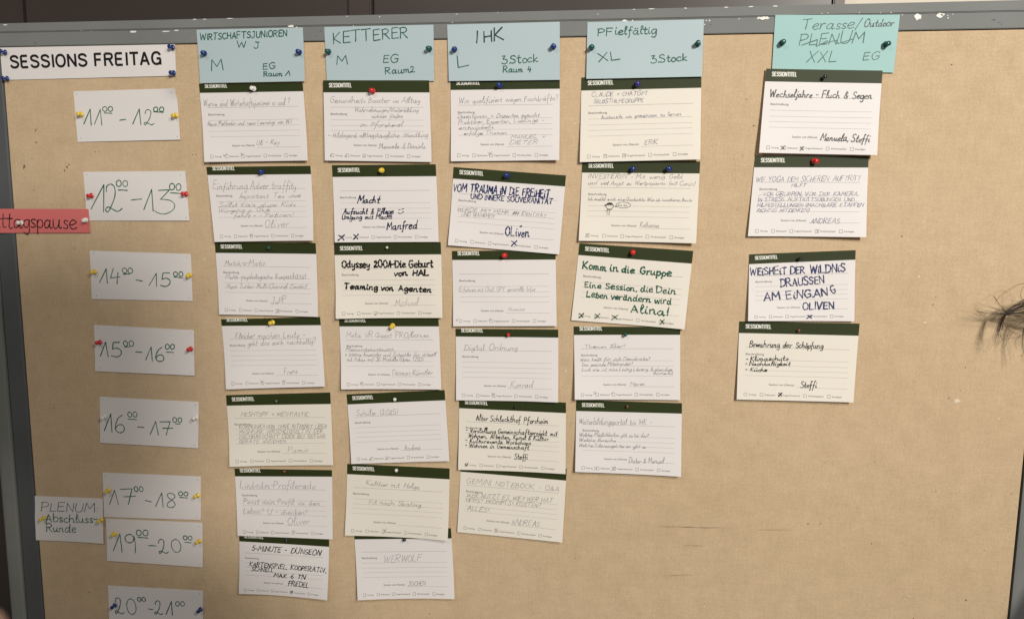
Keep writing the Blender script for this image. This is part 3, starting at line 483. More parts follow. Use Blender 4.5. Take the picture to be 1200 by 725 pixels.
# round-edged upright post beside the left rail
pr = [(-.0305, .02), (-.0305, .0035)] + [(-.0305 - .004*(1 - math.cos(a)), .0035 - .005*math.sin(a)) for a in [math.radians(15*k) for k in range(1, 7)]] + [(-.043, -.0019)] + [(-.046 - .012*math.sin(a), -.0015 + .012*(1 - math.cos(a))) for a in [math.radians(12*k) for k in range(1, 8)]] + [(-.058, .03)]
p = stile('upright_post', pr, M['post'], XL); p.data.polygons.foreach_set('use_smooth', [True]*len(p.data.polygons))
# ------------------------------------------------------------------ single-stroke handwriting alphabet: 'x,y x,y; ...' cap height 10, '~' = curved stroke
G = {
'A': '0,0 2.8,10 5.8,0;1,3.6 5,3.4', 'B': '0,0 .3,10;~0,9.6 3,10 4.6,8.4 3.4,6 .6,5.4;~.6,5.4 4,5 5.4,2.8 3.6,.4 -.4,0', 'C': '~5.4,8.6 3.6,10 1.2,8.6 0,4.8 1.2,1 3.4,0 5.6,1.6',
'D': '0,0 .3,10;~-.5,9.8 3,9.6 5.5,7.4 5.6,3.6 3.6,.8 -.3,0', 'E': '5,10 .4,9.8 .2,0 5,.2;.3,5.2 4.2,5.4', 'F': '5,10 .4,9.8 .2,0;.3,5.2 4.2,5.4', 'G': '~5.4,8.6 3.6,10 1.2,8.6 0,4.8 1.2,.8 3.4,0 5.4,1.8 5.5,4.4;5.8,4.5 3.2,4.5',
'H': '0,0 .3,10;5.2,0 5.4,10;.2,5 5.3,5.2', 'I': '.3,0 .6,10', 'J': '1.6,10 5,10;~3.8,10 3.8,3 2.8,.4 1.2,0 0,1.6', 'K': '.3,10 0,0;5,10 .4,4.6 5.4,0', 'L': '.2,10 0,0 4.8,.3',
'M': '0,0 .9,10 3.7,3.6 6.6,10 7.4,0', 'N': '0,0 .3,10 5,0 5.5,10', 'O': '~3.2,10 1,8.6 0,5 .9,1.3 3,0 5.2,1.4 6,5 5.1,8.7 2.9,10', 'P': '0,0 .3,10;~-.5,9.5 2.8,10 4.9,8.4 4,5.6 .4,4.6',
'Q': '~3.2,10 1,8.6 0,5 .9,1.3 3,0 5.2,1.4 6,5 5.1,8.7 2.9,10;3.4,2.8 6.4,-.8', 'R': '0,0 .3,10;~-.5,9.5 2.8,10 4.8,8.4 3.8,5.8 .4,5;1.6,5.1 5.4,0', 'S': '~5,8.6 3.4,10 1.2,9.4 .5,7.4 2,5.6 4.2,4.2 4.8,2 3.2,.2 1.2,.2 -.2,1.4',
'T': '-.2,9.8 6,10;2.9,9.9 2.7,0', 'U': '~.2,10 0,4 .8,.8 2.8,0 4.8,1.2 5.4,5 5.5,10', 'V': '0,10 2.6,0 5.6,10', 'W': '0,10 1.6,0 3.9,8 5.8,0 8,10', 'X': '0,0 5.4,10;.4,10 5.2,0', 'Y': '0,10 2.7,5 5.4,10;2.7,5 2.4,0', 'Z': '.2,10 5.2,10 0,0 5.4,.2',
'a': '~4.2,4.8 2.4,5.6 .6,4.2 .2,1.6 1.4,0 3,1 4.2,4.4;~4.3,5.5 4.1,1.2 4.8,0 5.8,.6', 'b': '~.6,10 .3,4 .3,.4;~.3,3.4 1.6,5.4 3.6,5.2 4.3,3 3.4,.6 1.6,0 .3,.8', 'c': '~4.2,4.8 2.8,5.6 .9,4.6 .1,2.4 .9,.4 2.6,0 4.4,1', 'd': '~4.2,4.6 2.4,5.6 .6,4.2 .2,1.6 1.4,0 3,.8 4.2,3.2;~4.7,10 4.2,3 4.5,.4 5.6,.4',
'e': '~.3,2.6 2.4,3 4.1,4 3.4,5.5 1.6,5.2 .3,3.2 .6,.9 2.2,0 4.6,1', 'f': '~4,9.4 2.8,10 1.9,8.4 1.6,3 1.4,-3 .6,-4;0,5.2 3.6,5.4', 'g': '~4.2,4.8 2.4,5.6 .6,4.2 .2,1.8 1.4,.2 3,1 4.2,4.4;~4.3,5.4 4.2,0 3.8,-3 2.2,-4 .2,-3', 'h': '~.6,10 .3,4 .2,0;~.3,3 1.8,5.2 3.4,5.2 3.9,3.4 3.8,1 4.6,0 5.4,.6',
'i': '~.6,5.4 .4,1.4 1,0 2,.6;.9,7.6 1.3,8.2', 'j': '~1.6,5.4 1.5,0 1.2,-3 .2,-4 -1,-3.2;1.8,7.6 2.2,8.2', 'k': '.6,10 .2,0;3.8,5.4 .4,2.4 4.4,0', 'l': '~.3,3 2,8 1.6,10 .6,9 .5,2 1.2,0 2.4,.8', 'm': '~.2,5.4 .4,3 .2,0;~.3,3.2 1.6,5.3 2.8,4.6 2.8,0;~2.8,3.2 4.2,5.3 5.4,4.6 5.4,1 6.2,0 7,.6', 'n': '~.2,5.4 .4,3 .2,0;~.3,3.2 1.8,5.3 3.4,4.8 3.6,1.2 4.4,0 5.2,.6',
'o': '~2.4,5.6 .7,4.6 .1,2.4 1,.3 2.6,0 4,1.4 4.2,3.6 3,5.4 2,5.5', 'p': '~.3,5.6 .3,1 .1,-4;~.3,3.4 1.6,5.4 3.6,5.2 4.3,3 3.4,.6 1.6,.1 .3,1', 'q': '~4.2,4.8 2.4,5.6 .6,4.2 .2,1.8 1.4,.2 3,1 4.2,4.4;~4.3,5.4 4.2,-4', 'r': '~.2,5.4 .5,3 .3,0;~.4,3 1.4,5 2.6,5.6 3.6,5', 's': '~3.6,4.8 2.2,5.6 .8,4.8 1.2,3.2 2.8,2.2 3.2,.8 1.8,0 .2,.6', 't': '~1.7,9 1.3,3 1.4,.6 2.4,0 3.4,.6;-.2,5.9 3.4,6.1', 'u': '~.2,5.4 .2,1.6 1.2,0 2.8,.8 3.8,3.4;~4,5.4 3.8,1.2 4.6,0 5.4,.6',
'v': '~.1,5.4 1.8,.1 2.2,.1 4.2,5.4', 'w': '~.1,5.4 1.2,.2 1.8,.2 3,4.6 4.2,.2 4.8,.2 6.2,5.4', 'x': '0,0 4,5.4;.2,5.4 4,0', 'y': '~.2,5.4 .3,2.4 1.4,1 3,1.8 4,5;~4.2,5.4 3.6,-1 2.4,-3.8 .4,-3.4', 'z': '.2,5.3 3.8,5.3 0,0 4,.2', 'ß': '~.2,-2 .4,7 1.6,9.8 3.4,9 3,6.6 2,5.6 4,4 4.2,1.4 2.8,0 1.4,.6',
'0': '~2.8,10 .8,8.4 0,5 .8,1.4 2.6,0 4.6,1.6 5.2,5 4.4,8.6 2.6,10', '1': '0,.4 3.2,10 3.8,0', '2': '~.9,7.4 1.3,9.3 2.7,10 3.7,8.6 3.3,5.4 2,2.2 .7,.1 .1,1 1,1.9 2.4,.9 3.8,0 5.2,1', '3': '.6,9.8 3.6,10 1.3,6;~1.3,6 3.9,5.6 5.3,3.6 4.8,1.2 2.8,-.2 .9,.2 0,1.2', '4': '1.8,10 .2,3.6 4.8,4.2;3.8,7 3.2,-.4', '5': '4.6,10 1.4,9.8 .8,5.4;~.8,5.4 3,6 4.8,4.4 4.6,1.6 2.6,0 0,.8', '6': '~3.6,10 1.6,8 .2,4 .4,1.2 2.2,0 4.2,1 4.6,3.2 3.2,4.8 1.4,4.2 .4,2.6', '7': '0,9.8 4.6,10 2.2,0;.8,5 5.6,5.2', '8': '~4.4,8.6 2.8,10 .8,9 1.2,6.8 3.4,4.8 4.4,2.2 3,.1 .8,.6 .6,2.8 2.6,5.2 4.4,7.2 4.4,8.8', '9': '~4.2,8.6 2.6,10 .6,8.6 .6,6.4 2.2,5.4 3.8,6.4 4.3,8.8;~4.3,8.8 4.6,4 4.2,0',
'.': '.3,.2 .7,.2', ',': '.8,.6 .2,-1.6', '!': '.9,10 .6,3;.5,.6 .7,.2', '?': '~.2,8.4 1.4,10 3.4,9.4 3.6,7.2 2,5 1.9,3;1.9,.6 2.1,.2', '-': '0,4 3.2,4.2', '+': '0,4 4.4,4.2;2.2,6.4 2.2,1.8', '&': '~5,0 2,5.6 1.4,8.2 2.8,10 4,8.4 3,6.2 .8,3.6 .4,1.4 2,0 4,1.2 5.2,4', '/': '0,-1.6 3.6,10.4', '(': '~2.2,10.4 .4,7 .2,3 1.8,-1.4', ')': '~0,10.4 1.8,7 1.8,3 .2,-1.4', ':': '.4,4.4 .7,4.4;.4,.6 .7,.6', '*': '0,2.4 3,6;0,6 3,2.4;1.5,6.8 1.5,1.6', '~': '~0,3.4 1.4,4.8 2.8,3.6 4.4,4.8', '#': '0,0 3,9;1,0 4,9;2.4,0 5.2,9;0,3 5,3.4;0,6 5.4,6.4;.2,1.4 5,7.6'}
UML = {'Ä': 'A', 'Ö': 'O', 'Ü': 'U', 'ä': 'a', 'ö': 'o', 'ü': 'u'}
def parse(s):
    out = []
    for st in s.split(';'):
        cur = st.startswith('~'); out.append((cur, [tuple(map(float, q.split(','))) for q in st.lstrip('~').split()]))
    return out
GLY = {k: parse(v) for k, v in G.items()}
def glyph(ch):
    if ch in UML:
        bch = UML[ch]; g = list(GLY[bch]); w = max(x for _, s in g for x, _ in s); h = 12 if ch.isupper() else 7.6
        return g + [(False, [(w*.28, h), (w*.30, h + .7)]), (False, [(w*.64, h), (w*.67, h + .7)])]
    return GLY.get(ch, GLY['-'])
def smooth_line(pts, n=5):
    if len(pts) < 3: return pts
    P = [pts[0]] + list(pts) + [pts[-1]]; out = []
    for i in range(1, len(P) - 2):
        p0, p1, p2, p3 = P[i-1:i+3]
        for k in range(n):
            t = k/n; out.append(tuple(.5*(2*p1[a] + (p2[a] - p0[a])*t + (2*p0[a] - 5*p1[a] + 4*p2[a] - p3[a])*t*t + (3*p1[a] - p0[a] - 3*p2[a] + p3[a])*t**3) for a in (0, 1)))
    return out + [pts[-1]]
def write(text, a, b, H, pen, rg):
    """strokes (lists of local mm points) for one written line from a to b"""
    loose = pen in 'pqbKLN'; mess = .42 if pen in 'pqb' else .33 if pen in 'BNKgL' else .24; wob = 0.; xh = rg.uniform(.70, .82) if loose else 1
    if pen in 't': mess = .12
    x = 0.; S = []; slant = rg.uniform(.10, .30) if loose else .13 if pen == 'd' else rg.uniform(-.02, .06)
    for ch in text:
        if ch == ' ': x += (4.6 if loose else 3.8)*rg.uniform(.8, 1.5); wob = rg.uniform(-.5, .5) if loose else 0; continue
        g = glyph(ch); low = ch.islower() and xh < 1; sc = 1 + rg.uniform(-.09, .09)*(mess/.25); dy = rg.uniform(-.35, .35)*(mess/.25); rot = rg.uniform(-.05, .05)*(mess/.25)
        wd = max(px for _, s in g for px, _ in s)
        for cur, s in g:
            q = []
            for px, py in s:
                if low and py > 0: py = py*xh if py < 5.6 else 5.6*xh + (py - 5.6)*(10.4 - 5.6*xh)/4.4
                px += rg.gauss(0, mess*.4); py += rg.gauss(0, mess*.4) + wob
                px, py = px*sc, py*sc
                q.append((x + px + slant*py - rot*py, dy + py + rot*px))
            if cur: q = smooth_line(q)
            elif len(q) == 2 and abs(q[0][0] - q[1][0]) + abs(q[0][1] - q[1][1]) > 2:
                m = ((q[0][0] + q[1][0])/2 + rg.gauss(0, mess*.5), (q[0][1] + q[1][1])/2 + rg.gauss(0, mess*.5)); q = smooth_line([q[0], m, q[1]], 3)
            S.append(q)
        x += wd*sc + (1.6 if ch.isupper() or ch.isdigit() else .9 if pen not in 'BNKgkL' else 1.25)*rg.uniform(.8, 1.25)
    if not S: return []
    x0 = min(p[0] for s in S for p in s); x1 = max(p[0] for s in S for p in s)
    L = math.hypot(b[0] - a[0], b[1] - a[1]); ux, uy = (b[0] - a[0])/L, (b[1] - a[1])/L
    kx = L/max(x1 - x0, .1); ky = H/10*(1.12 if pen in 'BKNL' else 1)
    if text == 'I': kx = ky
    return [[(a[0] + ux*(px - x0)*kx - uy*py*ky, a[1] + uy*(px - x0)*kx + ux*py*ky) for px, py in s] for s in S]
def special(it, rg):
    k = it[0]; x0, y0, x1, y1 = it[1:5]; w, h = x1 - x0, y1 - y0
    if k == '@X': return [smooth_line([(x0, y0), ((x0 + x1)/2 + .2*w*rg.uniform(-.5, .5), (y0 + y1)/2), (x1, y1)]), smooth_line([(x0 + w*.05, y1 - h*.1), ((x0 + x1)/2, (y0 + y1)/2 + .1*h), (x1 - w*.1, y0 + h*.1)])]
    if k == '@V': return [[(x0, y0 + h*.5), (x0 + w*.4, y0), (x1, y1)], [(x0 + w*.1, y0 + h*.1), (x0 + w*.7, y0 + h*.55)]]
    if k == '@L': return [smooth_line([(x0, y0), (x0 + w*.5, y0 + h*.5 + .15), (x1, y1)])]
    if k == '@D': return [[(x0, y0), (x1, y1)]]
    if k == '@S': return [smooth_line([(x0, y0 + h*.2), (x0 + w*.4, y0 - h*.05), (x1, y0 + h*.45)]), [(x0 + w*.05, y0 + h*.75), (x0 + w*.35, y0 + h*.8)], [(x0 + w*.6, y0 + h*.85), (x1, y1)]]
    if k == '@Z': return [[(x0, y0 - h*.1), (x0 + w*.30, y0 + h*.75), (x0 + w*.28, y0 - h*.35), (x0 + w*.50, y0 + h*.55)], [(x0 + w*.36, y0 - h*.05), (x0 + w*.66, y0 + h*.6), (x0 + w*.70, y0 + h*.05), (x0 + w*.98, y0 + h*.75)]]
    if k == '@C':
        cx, cy, bx, by, lx, ly = it[1:7]; el = lambda x, y, rx, ry, a0=0, a1=360: [(x + rx*math.cos(math.radians(a0 + (a1 - a0)*i/20)), y + ry*math.sin(math.radians(a0 + (a1 - a0)*i/20))) for i in range(21)]
        return [el(cx, cy, 4.4, 3.8)] + [[(cx - 4.3*math.sqrt(1 - (k/8.6)**2), cy + .45*k), (cx + 4.3*math.sqrt(1 - (k/8.6)**2), cy + .45*k + .2)] for k in range(3, 9)] + [el(cx, cy + .3, 4., 3.2, 20, 160), [(cx - 3.6, cy + 1), (cx - 6, cy + .3), (cx - 5.4, cy - .6)], [(cx - 3.8, cy + 1.6), (cx - 6.2, cy + 1.2)], [(cx + 1.5, cy - .6), (cx + 1.7, cy - .9)], el(bx, by, 8.6, 3.4), [(bx - 8, by - 1), (bx - 10, by - 2), (bx - 7, by - 1.8)], [(lx - 1.2, ly + 4), (lx - 1.6, ly - 2.4)], [(lx + 1, ly + 4), (lx + .8, ly - 2.4)], [(lx - 1.2, ly + 3.6), (lx - 4, ly + 2)], [(lx + 1, ly + 3.6), (lx + 4.4, ly + 4.4)], [(lx - 1.4, ly + 4.2), (lx + 1.2, ly + 4.2)]]
# ------------------------------------------------------------------ paper sheets
class Sheet:
    """a sheet pinned to the board: bilinear outline, lifting away from the board towards its free lower edge"""
    def __init__(s, d, seed):
        s.q = d['q']; s.z0, s.ll, s.lr, s.bow, s.curl, s.fold = d['z']; s.seed = seed; r = random.Random(seed*7 + 1); s.curve = (r.uniform(-.3, 3.2), r.uniform(-.3, 3.2), r.uniform(.7, 1.6)) if d['z'][1] > 2.45 else None
        q = s.q; eu = [((q[1][i] - q[0][i]) + (q[2][i] - q[3][i]))/2 for i in (0, 1)]; ev = [((q[3][i] - q[0][i]) + (q[2][i] - q[1][i]))/2 for i in (0, 1)]
        det = eu[0]*ev[1] - eu[1]*ev[0]; s.inv = ((ev[1]/det, -ev[0]/det), (-eu[1]/det, eu[0]/det)); s.w = math.hypot(*eu); s.h = math.hypot(*ev)
    def xy(s, u, v):
        q = s.q; return tuple((q[0][i]*(1-u) + q[1][i]*u)*(1-v) + (q[3][i]*(1-u) + q[2][i]*u)*v for i in (0, 1))
    def z(s, x, y):
        u = s.inv[0][0]*x + s.inv[0][1]*y + .5; v = s.inv[1][0]*x + s.inv[1][1]*y + .5; uu = min(max(u, 0), 1); vv = min(max(v, 0), 1)
        z = s.z0 + vv**1.5*(s.ll*(1-uu) + s.lr*uu) + s.bow*(2*uu - 1)**2*(.3 + .7*vv) + .18*math.sin(5*uu + s.seed)*math.sin(4*vv + s.seed*2.3)
        if s.curve:
            a, c2, f = s.curve; z += a*math.exp(-((uu*s.w/26)**2 + ((1-vv)*s.h/26)**2)) + c2*math.exp(-(((1-uu)*s.w/26)**2 + ((1-vv)*s.h/26)**2)) + .45*math.sin(2.6*uu*f + 3.1*vv + s.seed)*vv
        if s.curl: z += s.curl*math.exp(-(((1-uu)*s.w/9)**2 + (vv*s.h/9)**2))
        if s.fold: z += s.fold*(1 - min(1, abs(uu - .48)/.48)) * 1.0
        return z
    def P(s, x, y, up=0.): return (x/1000, -(s.z(x, y) + up)/1000, y/1000)
    def uv(s, u, v, up=0.): x, y = s.xy(u, v); return s.P(x, y, up)
    def patch(s, name, mat, parent, u0=0, u1=1, v0=0., v1=1., vr=None, up=0., thick=.28, nu=16, nv=12):
        """v1/vr: lower edge at the left and right"""
        vr = v1 if vr is None else vr; vs = []; fs = []
        if s.fold: nu = 50
        for t in ((0, -thick) if thick else (0,)):
            for j in range(nv + 1):
                for i in range(nu + 1):
                    u = u0 + (u1 - u0)*i/nu; ve = v1 + (vr - v1)*u; vs.append(s.uv(u, v0 + (ve - v0)*j/nv, up + t))
        n = (nu + 1)*(nv + 1); I = lambda i, j, k=0: k*n + j*(nu + 1) + i
        for j in range(nv):
            for i in range(nu):
                fs.append((I(i, j), I(i, j+1), I(i+1, j+1), I(i+1, j)))
                if thick: fs.append((I(i, j, 1), I(i+1, j, 1), I(i+1, j+1, 1), I(i, j+1, 1)))
        ns = len(fs)
        if thick:
            ring = [(i, 0) for i in range(nu)] + [(nu, j) for j in range(nv)] + [(i, nv) for i in range(nu, 0, -1)] + [(0, j) for j in range(nv, 0, -1)]
            base = len(vs); m = len(ring)
            for k in (0, 1): vs += [vs[I(i, j, k)] for i, j in ring]
            fs += [(base + a, base + (a+1) % m, base + m + (a+1) % m, base + m + a) for a in range(m)]
        o = mesh_obj(name, vs, fs, mat, parent); o.data.polygons.foreach_set('use_smooth', [True]*ns + [False]*(len(fs) - ns)); return o
def ribbon(mb, sh, pts, w, up, mi, rg, vary=.12, cap=.38):
    """one pen stroke; sharp turns start a new piece so that the line keeps its width"""
    start = 0
    for i in range(1, len(pts) - 1):
        a = (pts[i][0] - pts[i-1][0], pts[i][1] - pts[i-1][1]); c = (pts[i+1][0] - pts[i][0], pts[i+1][1] - pts[i][1])
        la, lc = math.hypot(*a), math.hypot(*c)
        if la > w*.6 and lc > w*.6 and (a[0]*c[0] + a[1]*c[1]) < .55*la*lc:
            stroke(mb, sh, pts[start:i+1], w, up, mi, rg, vary, cap); start = i; up += .0012
    stroke(mb, sh, pts[start:], w, up, mi, rg, vary, cap)
def stroke(mb, sh, pts, w, up, mi, rg, vary, cap):
    out = [pts[0]]
    for p in pts[1:]:
        if math.hypot(p[0] - out[-1][0], p[1] - out[-1][1]) > .12: out.append(p)
    if len(out) < 2: out = [pts[0], (pts[0][0] + w*.3, pts[0][1] + .05)]
    # split long straight runs so that they follow the bend of the sheet
    q = [out[0]]
    for p in out[1:]:
        d = math.hypot(p[0] - q[-1][0], p[1] - q[-1][1]); n = int(d/9) + 1; o = q[-1]
        q += [(o[0] + (p[0] - o[0])*k/n, o[1] + (p[1] - o[1])*k/n) for k in range(1, n + 1)]
    n = len(q); d0 = (q[0][0] - q[1][0], q[0][1] - q[1][1]); l0 = math.hypot(*d0) or 1; d1 = (q[-1][0] - q[-2][0], q[-1][1] - q[-2][1]); l1 = math.hypot(*d1) or 1
    if cap: q = [(q[0][0] + d0[0]/l0*w*cap, q[0][1] + d0[1]/l0*w*cap)] + q + [(q[-1][0] + d1[0]/l1*w*cap, q[-1][1] + d1[1]/l1*w*cap)]
    vs = []; m = len(q); ph = rg.uniform(0, 6)
    for i, p in enumerate(q):
        a = q[max(i-1, 0)]; b = q[min(i+1, m-1)]; tx, ty = b[0] - a[0], b[1] - a[1]; l = math.hypot(tx, ty) or 1
        hw = w/2*(1 + vary*math.sin(ph + i*.9)) * (.5 if cap and i in (0, m-1) else 1)
        nx, ny = -ty/l*hw, tx/l*hw
        vs += [sh.P(p[0] + nx, p[1] + ny, up), sh.P(p[0] - nx, p[1] - ny, up)]
    mb.add(vs, [(2*i, 2*i+1, 2*i+3, 2*i+2) for i in range(m-1)], mi)
_font_cache = {}
def type_mesh(text, bold):
    """triangles of a line of type, em-sized, from Blender's built-in font"""
    k = (text, bold)
    if k not in _font_cache:
        c = bpy.data.curves.new('type', 'FONT'); c.body = text; c.resolution_u = 3; c.offset = bold
        o = bpy.data.objects.new('type', c); COL.objects.link(o); bpy.context.view_layer.update()
        me = bpy.data.meshes.new_from_object(o.evaluated_get(bpy.context.evaluated_depsgraph_get()))
        _font_cache[k] = ([tuple(v.co) for v in me.vertices], [tuple(p.vertices) for p in me.polygons])
        bpy.data.objects.remove(o); bpy.data.meshes.remove(me); bpy.data.curves.remove(c)
    return _font_cache[k]
def typeset(mb, sh, text, a, b, H, up, mi, bold=0.):
    """text fitted between baseline points a and b (local mm) with cap height H"""
    vs, fs = type_mesh(text, bold); x0 = min(v[0] for v in vs); x1 = max(v[0] for v in vs)
    cap = type_mesh('H', bold)[0]; ch = max(v[1] for v in cap) - min(v[1] for v in cap)
    L = math.hypot(b[0] - a[0], b[1] - a[1]); ux, uy = (b[0] - a[0])/L, (b[1] - a[1])/L; kx = L/(x1 - x0); ky = H/ch; out = []
    for x, y, _ in vs:
        px, py = (x - x0)*kx, y*ky; out.append(sh.P(a[0] + ux*px - uy*py, a[1] + uy*px + ux*py, up))
    mb.add(out, fs, mi)
GROT = {'L': '0,10.7 0,0 4.6,0', 'S': '~5.6,7.6 5.3,8.8 4.3,9.7 2.9,10 1.5,9.7 .5,8.8 .3,7.6 .8,6.5 2,5.7 3.4,5.2 4.8,4.5 5.6,3.5 5.7,2.3 5.1,1 4,.2 2.8,0 1.5,.2 .5,1 .1,2.4', 'E': '5,10 .0,10 .0,0 5.1,0;0,5.1 4.6,5.1', 'I': '.6,-.7 .6,10.7',
'O': '~3.3,10 2,9.7 .9,8.6 .2,6.9 0,5 .2,3.1 .9,1.4 2,.3 3.3,0 4.6,.3 5.7,1.4 6.4,3.1 6.6,5 6.4,6.9 5.7,8.6 4.6,9.7 3.2,10', 'N': '0,-.7 0,10.7;0,10 5.6,0;5.6,-.7 5.6,10.7', 'F': '4.9,10 0,10;0,10.7 0,-.7;0,5 4.4,5', 'R': '0,-.7 0,10 3.2,10;~3.1,10 4.6,9.7 5.4,8.6 5.4,6.8 4.5,5.6 3.1,5.3;3.2,5.3 0,5.3;3.1,5.3 5.7,-.6',
'T': '-.4,10 6.2,10;2.9,10 2.9,-.7', 'A': '0,-.7 3,10.5;3,10.5 6.1,-.7;1.1,3 5,3', 'G': '~5.9,7.4 5.5,8.7 4.5,9.7 3.2,10 1.9,9.7 .8,8.6 .2,6.9 0,5 .2,3.1 .8,1.4 1.9,.3 3.2,0 4.5,.3 5.5,1.2 6,2.4;6,-.7 6,4.7;6.3,4.7 3.3,4.7'}
def grotesque(mb, sh, text, a, b, H, up, wk=.178):
    x = 0; S = []
    for ch in text:
        if ch == ' ': x += 4.2; continue
        g = parse(GROT[ch]); w = max(p[0] for _, s in g for p in s)
        for cur, s in g: S.append([(x + p[0], p[1]) for p in (smooth_line(s, 3) if cur else s)])
        x += w + (2.6 if ch != 'T' else 1.6)
    x -= 2.6; L = math.hypot(b[0] - a[0], b[1] - a[1]); ux, uy = (b[0] - a[0])/L, (b[1] - a[1])/L; w = H*wk
    for n, s in enumerate(S):
        q = [(px*L/x, w/2 + py*(H - w)/10) for px, py in s]
        ribbon(mb, sh, [(a[0] + ux*px - uy*py, a[1] + uy*px + ux*py) for px, py in q], w, up + .004*(n % 9), 0, rnd, 0, 0)
def handwriting(sh, items, parent, seed):
    pens = []; mb = MB(); rg = random.Random(seed); n = 0
    for it in items:
        pen = it[-1]
        if it[0].startswith('@P'): continue
        if pen not in pens: pens.append(pen)
        st = special(it, rg) if it[0].startswith('@') else write(it[0], it[1:3], it[3:5], it[5], pen, rg)
        w = PENW[pen]
        if not it[0].startswith('@') and pen in 'pqbKNBgL': w = min(w, it[5]*(.26 if pen in 'pqb' else .205))
        if it[0] == '@D': w *= 1.3
        for s in st:
            ink = pen
            if pen in 'pb' and rg.random() < .42: ink = 'q'
            if ink not in pens: pens.append(ink)
            ribbon(mb, sh, s, w*rg.uniform(.82, 1.12), .14 + .004*(n % 17), pens.index(ink), rg, .30 if pen in 'kgNBGK' else .15); n += 1
    if mb.v: return mb.build('handwriting', [M[p] for p in pens], parent)
# ------------------------------------------------------------------ session cards
CARD_LABEL = {
'c11': 'white session card with faint pencil question ending so cool, white pin, under Raum 1 header', 'c12': 'white session card with loose pencil scrawl beginning Einführung, blue pin',
'c13': 'white session card signed JuPP in pencil, mentioning Kompatibilität, green pin', 'c14': 'white session card asking Kleider machen Leute in pencil, yellow pin',
'c15': 'cream-tinged session card in small pencil block capitals about INTERNET, small grey pin', 'c16': 'white session card in pencil about a Profil, overlapping the KARTENSPiEL card below',
'c17': 'white session card in black capitals about a cooperative KARTENSPiEL, lowest in its column', 'c21': 'white session card in dense pencil headed Gesundheits Booster, red pin on its band',
'c22': 'white session card reading Macht in navy marker with two big crosses, yellow pin', 'c23': 'cream session card with very thick black marker writing, white pin',
'c24': 'white session card in small pencil lines about VR and 3D, yellow pin', 'c25': 'nearly empty white session card with one pencil line Schüler, tilted up to the right',
'c26': 'cream session card with two short pencil lines, tilted down, covering the WERWOLF band', 'c27': 'white session card with the single word WERWOLF, tucked under a cream card',
'c31': 'white session card asking about Fachkräfte in pencil, under the Raum 4 header', 'c32': 'clearly tilted white session card headed VOM TRAUMA IN DIE FREIHEIT in blue marker',
'c33': 'creased white session card with one very faint pencil line, red pin', 'c34': 'white session card headed Digital Ordnung in pencil, small red round pin',
'c35': 'session card with black pen list about Kunst & Kultur, five crowded lines', 'c36': 'cream session card in pencil capitals about NOTEBOOK Q&A, lowest in its column',
'c41': 'cream session card in ballpoint capitals with SELBSTHILFEGRUPPE, under the XL header', 'c42': 'cream session card with a doodled figure and speech bubble, two blue pins',
'c43': 'tilted cream session card in bold green marker starting Komm in die Gruppe', 'c44': 'white session card in small round pencil writing about Demokratie',
'c45': 'white session card in pencil headed Weiterbildungsportal, lowest in its column', 'c51': 'white session card in black pen headed Wechseljahre, overlapping the mint header',
'c52': 'white session card in ballpoint capitals about YOGA, lower right corner lifting', 'c53': 'white session card in large blue marker reading WEISHEIT DER WILDNIS',
'c54': 'cream session card in black pen headed Bewahrung der Schöpfung'}
FORM = (('Vortrag', .075), ('Diskussion', .215), ('Fragen/Austausch', .372), ('Workshop/Spiel', .588), ('Sonstiges', .79))
def session_card(k, d, seed):
    sh = Sheet(d, seed); c = d['c']; root = thing('session_card', CARD_LABEL[k], 'session card', (c[0]/1000, 0, c[1]/1000), 'session cards pinned in columns')
    sh.patch('paper_sheet', M['cream' if 'cream' in d else 'white'], root)
    bl, br = d['b']; band = sh.patch('title_band', M['band'], root, v0=.0, v1=bl, vr=br, up=.06, thick=0, nv=3)
    rowv = lambda u, dv: (bl*(1-u) + br*u) + dv     # v measured from the band's lower edge
    P2 = lambda u, dv: sh.xy(u, rowv(u, dv))
    up = math.hypot(*[sh.xy(.5, 0)[i] - sh.xy(.5, 1)[i] for i in (0, 1)])
    mb = MB(); grotesque(mb, sh, 'SESSIONTITEL', P2(.057, -.060), P2(.270, -.060), .057*up, .12, .19); mb.build('title_lettering', M['whitetype'], band)
    mb = MB(); rg = random.Random(seed)
    def rule(u0, u1, dv, w=.30): ribbon(mb, sh, [P2(u0, dv), P2((u0+u1)/2, dv), P2(u1, dv)], w, .09, 1, rg, 0)
    s = (1 - (bl + br)/2)/.84       # squeeze the form into what the band leaves free
    rule(.065, .935, .180*s, .42)
    for t in (.335, .405, .468, .535): rule(.065, .935, t*s)
    typeset(mb, sh, 'Beschreibung', P2(.065, .275*s), P2(.222, .275*s), .027*up, .10, 0, .012)
    typeset(mb, sh, 'Session von (Name):', P2(.275, .655*s), P2(.495, .655*s), .025*up, .10, 0, .012)
    rule(.515, .94, .672*s, .34)
    for t, u in FORM:
        x = P2(u - .013, .755*s), P2(u + .013, .755*s), P2(u + .013, .793*s), P2(u - .013, .793*s)
        ribbon(mb, sh, [x[0], x[1], x[2], x[3], x[0]], .36, .10, 0, rg, 0)
        typeset(mb, sh, t, P2(u + .027, .785*s), P2(u + .027 + .0092*len(t), .785*s), .021*up, .10, 0, .008)
    mb.build('printed_form', [M['form'], M['rule']], root)
    handwriting(sh, d['t'], root, seed)
    return sh
SH = {}
for i, k in enumerate(sorted(p for p in PAPERS if p[0] == 'c')): SH[k] = session_card(k, PAPERS[k], 100 + i)
